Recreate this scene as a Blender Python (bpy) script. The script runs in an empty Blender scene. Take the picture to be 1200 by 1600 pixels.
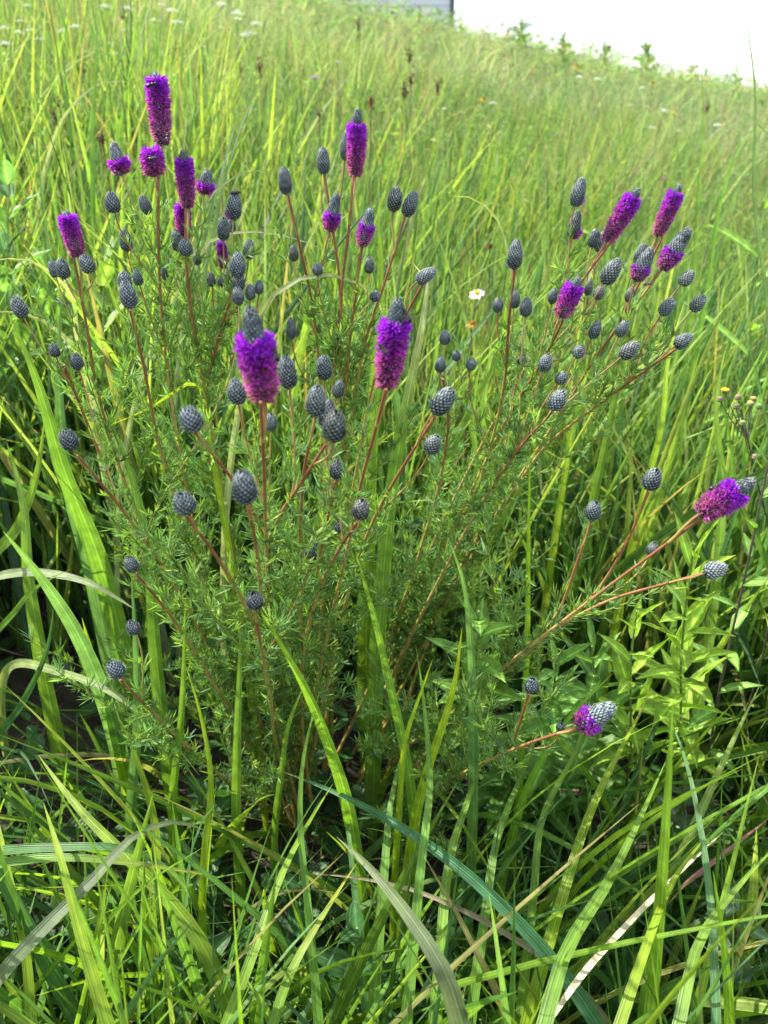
import bpy, math, random
import numpy as np
from mathutils import Vector, Matrix
R_ = math.radians
rng = np.random.default_rng(7); random.seed(7)
sc = bpy.context.scene; COL = sc.collection

# ---------------------------------------------------------------- camera, sky, sun, exposure
PITCH = R_(27.3); FPX = 1244.0; CZ = 0.90
cam_d = bpy.data.cameras.new('camera'); cam = bpy.data.objects.new('camera', cam_d); COL.objects.link(cam)
cam.location = (0, 0, CZ); cam.rotation_euler = (math.pi/2 - PITCH, 0, 0)
cam_d.sensor_fit = 'VERTICAL'; cam_d.sensor_height = 36; cam_d.sensor_width = 27; cam_d.lens = FPX/1600*36
cam_d.clip_start = 0.01; cam_d.clip_end = 500
cam_d.dof.use_dof = True; cam_d.dof.focus_distance = 0.62; cam_d.dof.aperture_fstop = 9.5
sc.camera = cam
SUN_EL = R_(50); SUN_DIR = Vector((-0.90, 0.32, 0)).normalized()*math.cos(SUN_EL) + Vector((0, 0, math.sin(SUN_EL)))
w = bpy.data.worlds.new('World'); sc.world = w; w.use_nodes = True
nt = w.node_tree; bg = nt.nodes['Background']
sky = nt.nodes.new('ShaderNodeTexSky'); sky.sky_type = 'NISHITA'; sky.sun_disc = False
sky.sun_elevation = SUN_EL; sky.sun_rotation = math.atan2(SUN_DIR.x, SUN_DIR.y)
sky.dust_density = 1.0; sky.air_density = 0.8; sky.ozone_density = 0.3
# thin bright high haze over the blue
hz = nt.nodes.new('ShaderNodeMix'); hz.data_type = 'RGBA'; hz.inputs['Factor'].default_value = .55; hz.inputs['B'].default_value = (6.6, 6.8, 6.9, 1)
nt.links.new(sky.outputs[0], hz.inputs['A']); nt.links.new(hz.outputs['Result'], bg.inputs[0]); bg.inputs[1].default_value = 0.15
sun_d = bpy.data.lights.new('sun', 'SUN'); sun_d.energy = 5.0; sun_d.angle = R_(0.55); sun_d.color = (1.0, 0.95, 0.84)
sun = bpy.data.objects.new('sun', sun_d); COL.objects.link(sun)
sun.rotation_euler = SUN_DIR.to_track_quat('Z', 'Y').to_euler(); sun.location = SUN_DIR*30
sc.view_settings.view_transform = 'Standard'; sc.view_settings.look = 'None'
sc.view_settings.exposure = 1.2; sc.view_settings.gamma = 1.0
sc.render.engine = 'CYCLES'; cy = sc.cycles
cy.max_bounces = 8; cy.transmission_bounces = 5; cy.diffuse_bounces = 4; cy.use_denoising = True

# ---------------------------------------------------------------- helpers
FW = np.array([0, math.cos(PITCH), -math.sin(PITCH)]); UP = np.array([0, math.sin(PITCH), math.cos(PITCH)]); RT = np.array([1., 0, 0])
CP = np.array([0, 0, CZ])
def P(px, py, d): return CP + d*(FW + (px-600)/FPX*RT + (800-py)/FPX*UP)
def proj(p):
    q = np.asarray(p) - CP; dep = q@FW
    return 600+FPX*(q@RT)/dep, 800-FPX*(q@UP)/dep, dep
def ground(x, y):
    x = np.asarray(x, float); y = np.asarray(y, float)
    yy = np.where(y < 15, y, 15 + 5*np.tanh((y-15)/5.0)) ; drop = np.maximum(y-21, 0)
    z = -0.185*12*np.tanh(x/12) * np.clip(1.0+0*y, 0, 1) + 0.112*yy - 0.004*drop**1.6
    z = z + 0.012*np.sin(3.1*x+1.3)*np.cos(2.7*y) + 0.05*np.sin(.6*x+.4*y+1)*np.clip(y/6, 0, 1)
    return z
def gdepth(px, py):
    lo, hi = 0.2, 60.
    for d in np.arange(0.3, 60, 0.01):
        p = P(px, py, d)
        if p[2] <= ground(p[0], p[1]): return d
    return 60
def hdepth(px, py, h, d0=1.0, d1=19.):
    ds = np.arange(d0, d1, .03); ps = CP+ds[:, None]*(FW+(px-600)/FPX*RT+(800-py)/FPX*UP); e = ps[:, 2]-ground(ps[:, 0], ps[:, 1])-h
    k = np.where(e < 0)[0]; return ds[k[0]] if len(k) else ds[np.argmin(e)]
def mesh(name, V, F, C=None, UV=None, mat=None, smooth=True):
    V = np.ascontiguousarray(V, np.float32); F = np.asarray(F, np.int32)
    me = bpy.data.meshes.new(name); k = F.shape[1]; n = len(F)
    me.vertices.add(len(V)); me.vertices.foreach_set('co', V.ravel())
    me.loops.add(n*k); me.loops.foreach_set('vertex_index', F.ravel())
    me.polygons.add(n); me.polygons.foreach_set('loop_start', np.arange(0, n*k, k, dtype=np.int32))
    me.polygons.foreach_set('use_smooth', np.full(n, smooth))
    if C is not None:
        a = me.color_attributes.new('Col', 'FLOAT_COLOR', 'POINT')
        c4 = np.ones((len(V), 4), np.float32); c4[:, :3] = C; a.data.foreach_set('color', c4.ravel())
    if UV is not None:
        u = me.uv_layers.new(name='UVMap'); u.data.foreach_set('uv', np.asarray(UV, np.float32)[F.ravel()].ravel())
    me.update(calc_edges=True)
    if mat: me.materials.append(mat)
    return me
def link(me, name, parent=None, origin=None):
    o = bpy.data.objects.new(name, me); COL.objects.link(o)
    if parent is not None:
        o.parent = parent; o.matrix_parent_inverse = Matrix.Translation(-parent.location)
    return o
def tag(o, label=None, cat=None, group=None, kind=None):
    if label: o['label'] = label
    if cat: o['category'] = cat
    if group: o['group'] = group
    if kind: o['kind'] = kind
    return o
def empty(name, loc, label, cat, group=None):
    o = bpy.data.objects.new(name, None); COL.objects.link(o); o.location = Vector([float(v) for v in loc]); o.empty_display_size = .02
    return tag(o, label, cat, group)
class MB:
    def __init__(s): s.v = []; s.f = []; s.c = []; s.u = []; s.n = 0
    def add(s, V, F, C, U=None):
        V = np.asarray(V).reshape(-1, 3); F = np.asarray(F)
        if F.shape[1] == 3: F = np.concatenate([F, F[:, 2:3]], 1)*1; 
        s.v.append(V); s.f.append(F + s.n); s.c.append(np.broadcast_to(np.asarray(C, float), (len(V), 3)).copy())
        s.u.append(np.zeros((len(V), 2)) if U is None else U); s.n += len(V)
    def build(s, name, mat, parent=None, smooth=True):
        V = np.concatenate(s.v); F = np.concatenate(s.f); C = np.concatenate(s.c); U = np.concatenate(s.u)
        tri = F[:, 3] == F[:, 2]
        if tri.any():      # split quads so that every face is a triangle
            q = F[~tri]; T = np.concatenate([F[tri][:, :3], q[:, [0, 1, 2]], q[:, [0, 2, 3]]]); F = T
        return link(mesh(name, V, F, C, U, mat, smooth), name, parent)
def nrm(a): return a/np.maximum(np.linalg.norm(a, axis=-1, keepdims=True), 1e-9)
def lin(r, g, b):
    return np.array([(c/255/12.92 if c/255 <= .04045 else ((c/255+.055)/1.055)**2.4) for c in (r, g, b)])
def ribbons(P0, D, S, L, W, B, nseg, C0, C1, fold=.25, prof='grass', B3=None, across=3, twist=None):
    """N ribbons: path P0 + D*L*t + B*t^2 (+B3 t^3), side S, width W; returns V,F,C,UV"""
    N = len(P0); t = np.linspace(0, 1, nseg+1)
    if prof == 'grass': wp = (np.clip(t*6+.45, 0, 1))*(1-t**2.2)**.85
    elif prof == 'lance': wp = np.sin(np.pi*np.clip(t*.97+.03, 0, 1)**.75)**.8
    elif prof == 'oval': wp = np.sin(np.pi*np.clip(t*.96+.04, 0, 1))**.6
    elif prof == 'needle': wp = np.minimum(1, np.minimum(t*6+.3, (1-t)*2.6+.05))
    elif prof == 'petal': wp = np.clip(.35+t*1.6, 0, 1)*np.clip((1-t)*3+.15, 0, 1)
    wp = np.maximum(wp, .02)
    T = t[None, :, None]
    cen = P0[:, None] + D[:, None]*L[:, None, None]*T + B[:, None]*T**2
    tan = D[:, None]*L[:, None, None] + 2*B[:, None]*T
    if B3 is not None: cen = cen + B3[:, None]*T**3; tan = tan + 3*B3[:, None]*T**2
    tan = nrm(tan)
    Sv = np.broadcast_to(S[:, None], tan.shape)
    if twist is not None:
        nn = nrm(np.cross(tan, Sv)); a = twist[:, None, None]*T
        Sv = Sv*np.cos(a) + nn*np.sin(a)
    Sv = nrm(Sv - tan*np.sum(Sv*tan, -1, keepdims=True)); Nn = np.cross(tan, Sv)
    h = (W[:, None]*wp[None])[..., None]*.5
    if across == 3:
        V = np.stack([cen-Sv*h, cen+Nn*h*fold*2, cen+Sv*h], 2); us = [0, .5, 1]; k = 3
    else:
        V = np.stack([cen-Sv*h, cen+Sv*h], 2); us = [0, 1]; k = 2
    V = V.reshape(-1, 3); m = nseg+1
    base = np.arange(N)[:, None, None]*(m*k); ring = np.arange(nseg)[None, :, None]*k; j = np.arange(k-1)[None, None]
    a = (base+ring+j).reshape(-1); F = np.stack([a, a+1, a+1+k, a+k], 1)
    C = (C0[:, None]*(1-T) + C1[:, None]*T)[:, :, None, :]; C = np.broadcast_to(C, (N, m, k, 3)).reshape(-1, 3)
    U = np.stack(np.broadcast_arrays(np.array(us)[None, None, :], (t*np.ones((N, 1)))[:, :, None]), -1).reshape(-1, 2)
    return V, F, C, U
def rdirs(n):
    v = rng.normal(size=(n, 3)); return nrm(v)
def perp(T, ref=None):
    ref = np.array([.3, .2, .93]) if ref is None else ref
    a = nrm(np.cross(T, np.broadcast_to(ref, T.shape))); return a, np.cross(T, a)
def crom(pts, n):
    """smooth curve through the points, chord-length parameter"""
    p = np.asarray(pts, float); L = np.maximum(np.linalg.norm(np.diff(p, axis=0), axis=1), 1e-6); u = np.r_[0, np.cumsum(L)]
    sl = np.diff(p, axis=0)/L[:, None]; m = np.zeros_like(p); m[0] = sl[0]; m[-1] = sl[-1]
    if len(p) > 2:
        w1 = (L[1:]/(L[1:]+L[:-1]))[:, None]; m[1:-1] = sl[:-1]*w1+sl[1:]*(1-w1)
        m[0] = 1.5*sl[0]-.5*m[1]; m[-1] = 1.5*sl[-1]-.5*m[-2]
    s = np.linspace(0, u[-1], n); i = np.clip(np.searchsorted(u, s, 'right')-1, 0, len(L)-1); h = L[i][:, None]; t = ((s-u[i])/L[i])[:, None]
    return (2*t**3-3*t**2+1)*p[i]+(t**3-2*t**2+t)*h*m[i]+(-2*t**3+3*t**2)*p[i+1]+(t**3-t**2)*h*m[i+1]
def tube(mb, path, rad, cols, sides=6):
    path = np.asarray(path); n = len(path); T = nrm(np.gradient(path, axis=0))
    a = np.zeros_like(path); r0 = np.array([.21, .95, .11]); a[0] = nrm(np.cross(T[0], r0))
    for i in range(1, n): a[i] = nrm(a[i-1]-T[i]*np.dot(a[i-1], T[i]))
    b = np.cross(T, a); th = np.linspace(0, 2*np.pi, sides, endpoint=False)
    rad = np.broadcast_to(rad, n); cols = np.broadcast_to(cols, (n, 3))
    V = path[:, None] + rad[:, None, None]*(a[:, None]*np.cos(th)[None, :, None]+b[:, None]*np.sin(th)[None, :, None])
    i = np.arange(n-1)[:, None]*sides; j = np.arange(sides)[None]; j2 = (j+1) % sides
    F = np.stack([i+j, i+j2, i+sides+j2, i+sides+j], -1).reshape(-1, 4)
    mb.add(V.reshape(-1, 3), F, np.repeat(cols, sides, 0))
    for e, idx in ((0, 0), (n-1, (n-1)*sides)):   # caps
        mb.add(np.vstack([V[e], path[e]]), [[k, (k+1) % sides, sides] for k in range(sides)], cols[e])
def blob(mb, c, ax, r, l, col, nu=10, nv=7, prof=None):
    """ellipsoid-like body round axis ax"""
    ax = nrm(np.asarray(ax, float)); a, b = perp(ax[None]); a, b = a[0], b[0]
    t = np.linspace(0, 1, nv); rr = np.sqrt(np.clip(1-(2*t-1)**2, 0, 1)) if prof is None else np.array([prof(x) for x in t])
    th = np.linspace(0, 2*np.pi, nu, endpoint=False)
    V = c + ax*((t-.5)*l)[:, None, None] + (rr*r)[:, None, None]*(a*np.cos(th)[:, None]+b*np.sin(th)[:, None])[None]
    i = np.arange(nv-1)[:, None]*nu; j = np.arange(nu)[None]; j2 = (j+1) % nu
    F = np.stack([i+j, i+j2, i+nu+j2, i+nu+j], -1).reshape(-1, 4)
    mb.add(V.reshape(-1, 3), F, col)

# ---------------------------------------------------------------- materials
def leaf_mat(name, trans=.45, rough=.5, spec=.35, veins=0., tboost=(1.25, 1.35, .7), noise=60., namt=.25):
    m = bpy.data.materials.new(name); m.use_nodes = True; t = m.node_tree; N = t.nodes; Lk = t.links
    b = N['Principled BSDF']; out = N['Material Output']
    at = N.new('ShaderNodeAttribute'); at.attribute_name = 'Col'
    tc = N.new('ShaderNodeTexCoord'); no = N.new('ShaderNodeTexNoise'); no.inputs['Scale'].default_value = noise; no.inputs['Detail'].default_value = 3
    Lk.new(tc.outputs['Object'], no.inputs['Vector'])
    mr = N.new('ShaderNodeMapRange'); mr.inputs['From Min'].default_value = .3; mr.inputs['From Max'].default_value = .7
    mr.inputs['To Min'].default_value = 1-namt; mr.inputs['To Max'].default_value = 1+namt; Lk.new(no.outputs['Fac'], mr.inputs['Value'])
    fac = mr.outputs[0]
    if veins:
        uv = N.new('ShaderNodeUVMap'); sx = N.new('ShaderNodeSeparateXYZ'); Lk.new(uv.outputs[0], sx.inputs[0])
        mu = N.new('ShaderNodeMath'); mu.operation = 'MULTIPLY'; mu.inputs[1].default_value = 2*math.pi*5; Lk.new(sx.outputs[0], mu.inputs[0])
        sn = N.new('ShaderNodeMath'); sn.operation = 'SINE'; Lk.new(mu.outputs[0], sn.inputs[0])
        m2 = N.new('ShaderNodeMath'); m2.operation = 'MULTIPLY_ADD'; m2.inputs[1].default_value = veins; m2.inputs[2].default_value = 1; Lk.new(sn.outputs[0], m2.inputs[0])
        # paler midrib
        ab = N.new('ShaderNodeMath'); ab.operation = 'SUBTRACT'; ab.inputs[1].default_value = .5; Lk.new(sx.outputs[0], ab.inputs[0])
        ab2 = N.new('ShaderNodeMath'); ab2.operation = 'ABSOLUTE'; Lk.new(ab.outputs[0], ab2.inputs[0])
        rb = N.new('ShaderNodeMapRange'); rb.inputs['From Min'].default_value = .03; rb.inputs['From Max'].default_value = .07
        rb.inputs['To Min'].default_value = 1.45; rb.inputs['To Max'].default_value = 1.; Lk.new(ab2.outputs[0], rb.inputs['Value'])
        m3 = N.new('ShaderNodeMath'); m3.operation = 'MULTIPLY'; Lk.new(m2.outputs[0], m3.inputs[0]); Lk.new(rb.outputs[0], m3.inputs[1])
        m4 = N.new('ShaderNodeMath'); m4.operation = 'MULTIPLY'; Lk.new(m3.outputs[0], m4.inputs[0]); Lk.new(fac, m4.inputs[1]); fac = m4.outputs[0]
        bp = N.new('ShaderNodeBump'); bp.inputs['Strength'].default_value = .35; bp.inputs['Distance'].default_value = .0006; Lk.new(sn.outputs[0], bp.inputs['Height']); Lk.new(bp.outputs[0], b.inputs['Normal'])
    vm = N.new('ShaderNodeVectorMath'); vm.operation = 'SCALE'; Lk.new(at.outputs['Color'], vm.inputs[0]); Lk.new(fac, vm.inputs['Scale'])
    Lk.new(vm.outputs[0], b.inputs['Base Color']); b.inputs['Roughness'].default_value = rough; b.inputs['Specular IOR Level'].default_value = spec
    if trans:
        tr = N.new('ShaderNodeBsdfTranslucent'); vt = N.new('ShaderNodeVectorMath'); vt.operation = 'MULTIPLY'; vt.inputs[1].default_value = tboost
        Lk.new(vm.outputs[0], vt.inputs[0]); Lk.new(vt.outputs[0], tr.inputs['Color'])
        mx = N.new('ShaderNodeMixShader'); mx.inputs[0].default_value = trans
        Lk.new(b.outputs[0], mx.inputs[1]); Lk.new(tr.outputs[0], mx.inputs[2]); Lk.new(mx.outputs[0], out.inputs['Surface'])
    return m
M_GRASS = leaf_mat('grass_blade', .5, .42, .4, veins=.10, tboost=(1.6, 1.5, .7))
M_FAR = leaf_mat('meadow_grass', .5, .6, .2, tboost=(1.5, 1.45, .95))
M_LEAF = leaf_mat('leaf', .4, .5, .35, tboost=(1.2, 1.4, .6))
M_BROAD = leaf_mat('broad_leaf', .42, .45, .4, veins=.05, tboost=(1.3, 1.35, .6), noise=70, namt=.38)
M_STEM = leaf_mat('stem', 0, .55, .4, noise=120)
M_CONE = leaf_mat('bud_scale', .08, .7, .25, tboost=(1, 1, 1), noise=300, namt=.15)
M_PETAL = leaf_mat('petal', .45, .6, .15, tboost=(1.6, 1.3, 1.3), noise=300, namt=.2)
M_DRY = leaf_mat('dry_plant', .15, .8, .2, tboost=(1, 1, 1))
M_INSECT = leaf_mat('insect_shell', 0, .3, .5, noise=900)
M_WHITE = leaf_mat('white_petal', .35, .7, .1, tboost=(1, 1, 1))
def mat_wing():
    m = bpy.data.materials.new('wing'); m.use_nodes = True; b = m.node_tree.nodes['Principled BSDF']
    b.inputs['Base Color'].default_value = (.08, .07, .06, 1); b.inputs['Alpha'].default_value = .5; b.inputs['Roughness'].default_value = .25; return m
M_WING = mat_wing()
def mat_soil():
    m = bpy.data.materials.new('soil'); m.use_nodes = True; t = m.node_tree; N = t.nodes; Lk = t.links; b = N['Principled BSDF']
    tc = N.new('ShaderNodeTexCoord'); n1 = N.new('ShaderNodeTexNoise'); n1.inputs['Scale'].default_value = 45; n1.inputs['Detail'].default_value = 8
    n2 = N.new('ShaderNodeTexNoise'); n2.inputs['Scale'].default_value = 3; n2.inputs['Detail'].default_value = 4
    for n in (n1, n2): Lk.new(tc.outputs['Object'], n.inputs['Vector'])
    r = N.new('ShaderNodeValToRGB'); r.color_ramp.elements[0].position = .35; r.color_ramp.elements[0].color = (.016, .012, .009, 1)
    r.color_ramp.elements[1].position = .75; r.color_ramp.elements[1].color = (.055, .045, .034, 1); Lk.new(n1.outputs['Fac'], r.inputs[0])
    # far off the turf closes over the soil
    sx = N.new('ShaderNodeSeparateXYZ'); Lk.new(tc.outputs['Object'], sx.inputs[0])
    mr = N.new('ShaderNodeMapRange'); mr.inputs['From Min'].default_value = 1.5; mr.inputs['From Max'].default_value = 4; Lk.new(sx.outputs['Y'], mr.inputs['Value'])
    r2 = N.new('ShaderNodeValToRGB'); r2.color_ramp.elements[0].position = .3; r2.color_ramp.elements[0].color = (.05, .085, .02, 1)
    r2.color_ramp.elements[1].position = .7; r2.color_ramp.elements[1].color = (.10, .14, .035, 1); Lk.new(n2.outputs['Fac'], r2.inputs[0])
    mx = N.new('ShaderNodeMix'); mx.data_type = 'RGBA'; Lk.new(mr.outputs[0], mx.inputs['Factor']); Lk.new(r.outputs[0], mx.inputs['A']); Lk.new(r2.outputs[0], mx.inputs['B'])
    Lk.new(mx.outputs['Result'], b.inputs['Base Color']); b.inputs['Roughness'].default_value = .95
    bp = N.new('ShaderNodeBump'); bp.inputs['Strength'].default_value = .8; bp.inputs['Distance'].default_value = .01; Lk.new(n1.outputs['Fac'], bp.inputs['Height']); Lk.new(bp.outputs[0], b.inputs['Normal'])
    return m

# ---------------------------------------------------------------- ground
def build_ground():
    s = np.linspace(-1, 1, 181); xs = 60*np.sign(s)*np.abs(s)**2.2
    s2 = np.linspace(0, 1, 181); ys = -6 + 90*s2**2.0
    X, Y = np.meshgrid(xs, ys); Z = ground(X, Y)
    V = np.stack([X, Y, Z], -1).reshape(-1, 3); n = 181
    i = (np.arange(n-1)[:, None]*n+np.arange(n-1)[None]).ravel(); F = np.stack([i, i+1, i+n+1, i+n], 1)
    tag(link(mesh('ground', V, F, None, None, mat_soil()), 'ground'), kind='structure')
build_ground()

# ---------------------------------------------------------------- building on the hill
def build_shed():
    x1, y0 = 1.60, 22.0; gz = float(ground(x1, y0)) - .2; W_, D_, H_ = 9.0, 6.0, 3.0
    root = empty('grey_building', (x1-W_/2, y0+D_/2, gz), 'grey building with horizontal siding on the hill crest', 'building')
    def bm_mat(n, c, rough=.6):
        m = bpy.data.materials.new(n); m.use_nodes = True; t = m.node_tree; b = t.nodes['Principled BSDF']; b.inputs['Roughness'].default_value = rough
        no = t.nodes.new('ShaderNodeTexNoise'); no.inputs['Scale'].default_value = 2.; r = t.nodes.new('ShaderNodeValToRGB')
        r.color_ramp.elements[0].color = (*[v*.85 for v in c], 1); r.color_ramp.elements[1].color = (*[min(1, v*1.1) for v in c], 1)
        t.links.new(no.outputs['Fac'], r.inputs[0]); t.links.new(r.outputs[0], b.inputs['Base Color']); return m
    mw = bm_mat('siding', (.55, .58, .62)); mt = bm_mat('trim', (.07, .075, .09)); mr = bm_mat('roof_sheet', (.12, .12, .13)); mg = bm_mat('window_glass', (.04, .05, .06), .1)
    mb = MB()
    def box(mb, x0, x1_, y0_, y1_, z0, z1):
        v = [(x, y, z) for x in (x0, x1_) for y in (y0_, y1_) for z in (z0, z1)]
        mb.add(v, [[0, 1, 3, 2], [4, 6, 7, 5], [0, 4, 5, 1], [2, 3, 7, 6], [0, 2, 6, 4], [1, 5, 7, 3]], (1, 1, 1))
    # siding boards: each lap leans out
    z = gz
    while z < gz+H_-.01:
        zt = min(z+.18, gz+H_)
        for (a, b, c, d) in ((x1-W_, x1, y0, y0+D_),):
            v = [(a-.02, c-.02, z), (b+.02, c-.02, z), (b+.02, d+.02, z), (a-.02, d+.02, z), (a, c, zt), (b, c, zt), (b, d, zt), (a, d, zt)]
            mb.add(v, [[0, 1, 5, 4], [1, 2, 6, 5], [2, 3, 7, 6], [3, 0, 4, 7], [0, 3, 2, 1], [4, 5, 6, 7]], (1, 1, 1))
        z += .18
    mb.build('wall', mw, root, False)
    for cx, cy_ in ((x1, y0), (x1-W_, y0), (x1, y0+D_), (x1-W_, y0+D_)):
        t = MB(); box(t, cx-.05, cx+.05, cy_-.05, cy_+.05, gz, gz+H_-.01); t.build('corner_trim', mt, root, False)
    t = MB(); e = .4; rz = gz+H_+.02
    v = [(x1-W_-e, y0-e, rz), (x1+e, y0-e, rz), (x1+e, y0+D_+e, rz), (x1-W_-e, y0+D_+e, rz), (x1-W_-e, y0+D_/2, rz+1.6), (x1+e, y0+D_/2, rz+1.6)]
    t.add(v, [[0, 1, 5, 4], [2, 3, 4, 5], [0, 3, 2, 1]], (1, 1, 1)); t.add(v, [[1, 2, 5], [3, 0, 4]], (1, 1, 1)); t.build('roof', mr, root, False)
    for wx in (x1-6.3, x1-3.8):
        f = MB(); box(f, wx-.55, wx+.55, y0-.06, y0+.02, gz+1.1+.9, gz+2.7); fo = f.build('window', mt, root, False)
        g = MB(); box(g, wx-.45, wx+.45, y0-.075, y0-.03, gz+2.1, gz+2.6); g.build('pane', mg, fo, False); 
build_shed()

# ---------------------------------------------------------------- prairie clover
RED = lin(122, 74, 50); TAN = lin(196, 170, 100); GRN = lin(130, 150, 62)
GLEAF = np.array([.125, .235, .062])
def cone_r(t, e=2.6):     # bud cone profile, widest a third of the way up
    t = np.asarray(t, float)
    return np.where(t < .3, np.sqrt(np.clip(1-((.3-t)/.33)**2, 0, 1)), np.clip(1-((t-.3)/.74)**e, 0, 1)**.55)
def make_head(hx, hy, wc, h, ang, d, bloom=None, wp=None, prob=1.0, parent=None):
    """returns base point and axis"""
    c = P(hx, hy, d); a = R_(ang)
    ax = nrm(np.array([math.sin(a), -.12*math.cos(a)+.05, math.cos(a)]))
    vd = nrm(c-CP); cs = max(.35, np.linalg.norm(ax-vd*np.dot(ax, vd))); sn = abs(np.dot(ax, vd))
    W = wc*.92*d/FPX; H = h*d/FPX
    L = math.sqrt(max(H*H-(W*sn)**2, (.9*W*cs)**2))/cs; L = max(L, 1.0*W)
    a1, a2 = perp(ax[None]); a1, a2 = a1[0], a2[0]
    EE = 4.5 if h > 50 else 2.4+1.4*rng.random(); cone_r = lambda t: globals()['cone_r'](t, EE)
    base = c-ax*L/2; r = W/2
    mb = MB()
    blob(mb, c, ax, r*.86, L*.97, (.012, .016, .022), 14, 12, prof=lambda t: float(cone_r(t)))
    n = int(np.clip(98*L/W, 70, 360)); i = np.arange(n)
    # even area spacing along the profile
    tt = np.linspace(0, 1, 200); den = np.maximum(cone_r(tt), .12); cum = np.cumsum(den); cum /= cum[-1]
    t = np.interp((i+.5)/n, cum, tt); th = i*2.399963+rng.random()*6
    rad = nrm(np.cos(th)[:, None]*a1+np.sin(th)[:, None]*a2); rr = cone_r(t)*r*.84
    tilt = np.clip((t-.2)*1.25, -.15, 1)[:, None]
    out = nrm(rad*(1-.75*tilt)+ax*tilt); upv = nrm(ax-out*np.sum(ax*out, 1, keepdims=True)+rad*.001); sd = np.cross(out, upv)
    p = base+ax*(t*L)[:, None]+rad*rr[:, None]
    s = W*.126*(.75+.35*np.minimum(1, cone_r(t)))[:, None]*(1+.1*rng.normal(size=(n, 1)))
    Bv = p-upv*s*.9; Lv = p-sd*s*.95+out*s*.25; Rv = p+sd*s*.95+out*s*.25; Tv = p+upv*s*.95+out*s*1.55; Cv = p+out*s*.75+upv*s*.05
    V = np.stack([Bv, Lv, Rv, Tv, Cv], 1).reshape(-1, 3); k = (np.arange(n)*5)[:, None]
    F = np.concatenate([k+[0, 2, 4], k+[2, 3, 4], k+[3, 1, 4], k+[1, 0, 4]])
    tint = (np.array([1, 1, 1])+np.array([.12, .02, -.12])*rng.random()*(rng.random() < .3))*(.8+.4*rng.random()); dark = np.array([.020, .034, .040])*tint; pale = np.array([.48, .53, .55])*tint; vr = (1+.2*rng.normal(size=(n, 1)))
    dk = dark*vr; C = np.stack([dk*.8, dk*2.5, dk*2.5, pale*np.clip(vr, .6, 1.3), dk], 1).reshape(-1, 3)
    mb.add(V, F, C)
    if bloom is None or bloom[0] > .05 or prob < 1:   # tiny open florets left at the crown
        pass
    # hairy bracts at tips: fine pale hairs
    nh = n*3; j = rng.integers(0, n, nh); hp = Tv[j]; hd = nrm(out[j]+rdirs(nh)*.6+ax*.4)
    V, F, C, U = ribbons(hp, hd, nrm(np.cross(hd, rdirs(nh))), np.full(nh, W*.085), np.full(nh, W*.016), np.zeros((nh, 3)), 1, np.tile(pale*1.2, (nh, 1)), np.tile(pale*1.3, (nh, 1)), across=2, prof='needle')
    mb.add(V, F, C, U)
    if rng.random() < .6:
        m_ = 14; dd = nrm(rdirs(m_)*.7+ax); V, F, C, U = ribbons(np.tile(base+ax*L*.97, (m_, 1)), dd, nrm(np.cross(dd, rdirs(m_))), np.full(m_, W*.13), np.full(m_, W*.07), np.zeros((m_, 3)), 1, np.tile([.12, .06, .05], (m_, 1)), np.tile([.32, .2, .15], (m_, 1)), across=2, prof='needle'); mb.add(V, F, C, U)
    head = mb.build('flower_head', M_CONE, parent, smooth=False)
    if bloom:
        pb = MB(); Wp = (wp or wc*1.5)*d/FPX; ext = max(Wp/2-r, r*.35)
        side = None
        f0, f1 = bloom; nf = int(np.clip(440*(f1-f0)*L/W/1.9*prob, 7, 700))
        tf = f0+(f1-f0)*rng.random(nf)**.9; thf = rng.random(nf)*6.283
        if prob < .5: thf = rng.normal(size=nf)*.6+(math.pi if rng.random() < .5 else 0)+rng.random()
        rad = np.cos(thf)[:, None]*a1+np.sin(thf)[:, None]*a2
        p = base+ax*(tf*L)[:, None]+rad*(np.maximum(cone_r(tf), .45)*r*.8)[:, None]
        young = np.clip((tf-f0)/(f1-f0+1e-6), 0, 1)
        # up to five petals each, spread round the floret axis
        np_ = 6; P0 = np.repeat(p, np_, 0); fd = nrm(rad+ax*.25+rdirs(nf)*.25); FD = np.repeat(fd, np_, 0)
        dd = nrm(FD+rdirs(nf*np_)*.55); y = np.repeat(young, np_); yy = y[:, None]
        Lp = ext*(.75+.45*y+.15*rng.normal(size=nf*np_)); Lp = np.clip(Lp, ext*.4, ext*1.35)
        vio = np.array([.30, .022, .60]); mag = np.array([.36, .038, .44]); pink = np.array([.46, .13, .35]); brn = np.array([.12, .05, .08])
        c = np.where(yy > .55, vio*(yy-.55)/.45+mag*(1-(yy-.55)/.45), mag*(yy/.55)+pink*(1-yy/.55))
        c = c*(1+.25*rng.normal(size=(nf*np_, 1)))
        wi = (rng.random(nf*np_) > .62+.38*y)[:, None]; c = np.where(wi, brn, c); c = np.clip(c, .008, .9)
        S = nrm(np.cross(dd, rdirs(nf*np_)))
        V, F, C, U = ribbons(P0, dd, S, Lp, Lp*.27, rdirs(nf*np_)*(Lp*.3)[:, None], 3, c*.8, np.clip(c*1.15, 0, .95), fold=.2, prof='petal')
        pb.add(V, F, C, U)
        # stamens with pale tips
        ns = nf*2; P1 = np.repeat(p, 2, 0); d1 = nrm(np.repeat(fd, 2, 0)+rdirs(ns)*.35); Ls = ext*(1.1+.35*rng.random(ns))
        V, F, C, U = ribbons(P1, d1, nrm(np.cross(d1, rdirs(ns))), Ls, np.full(ns, W*.022), np.zeros((ns, 3)), 2, np.tile(mag, (ns, 1)), np.tile([.85, .45, .25], (ns, 1)), across=2, prof='needle')
        pb.add(V, F, C, U)
        o = pb.build('petals', M_PETAL, head)
    return head, base, ax, L

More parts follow.
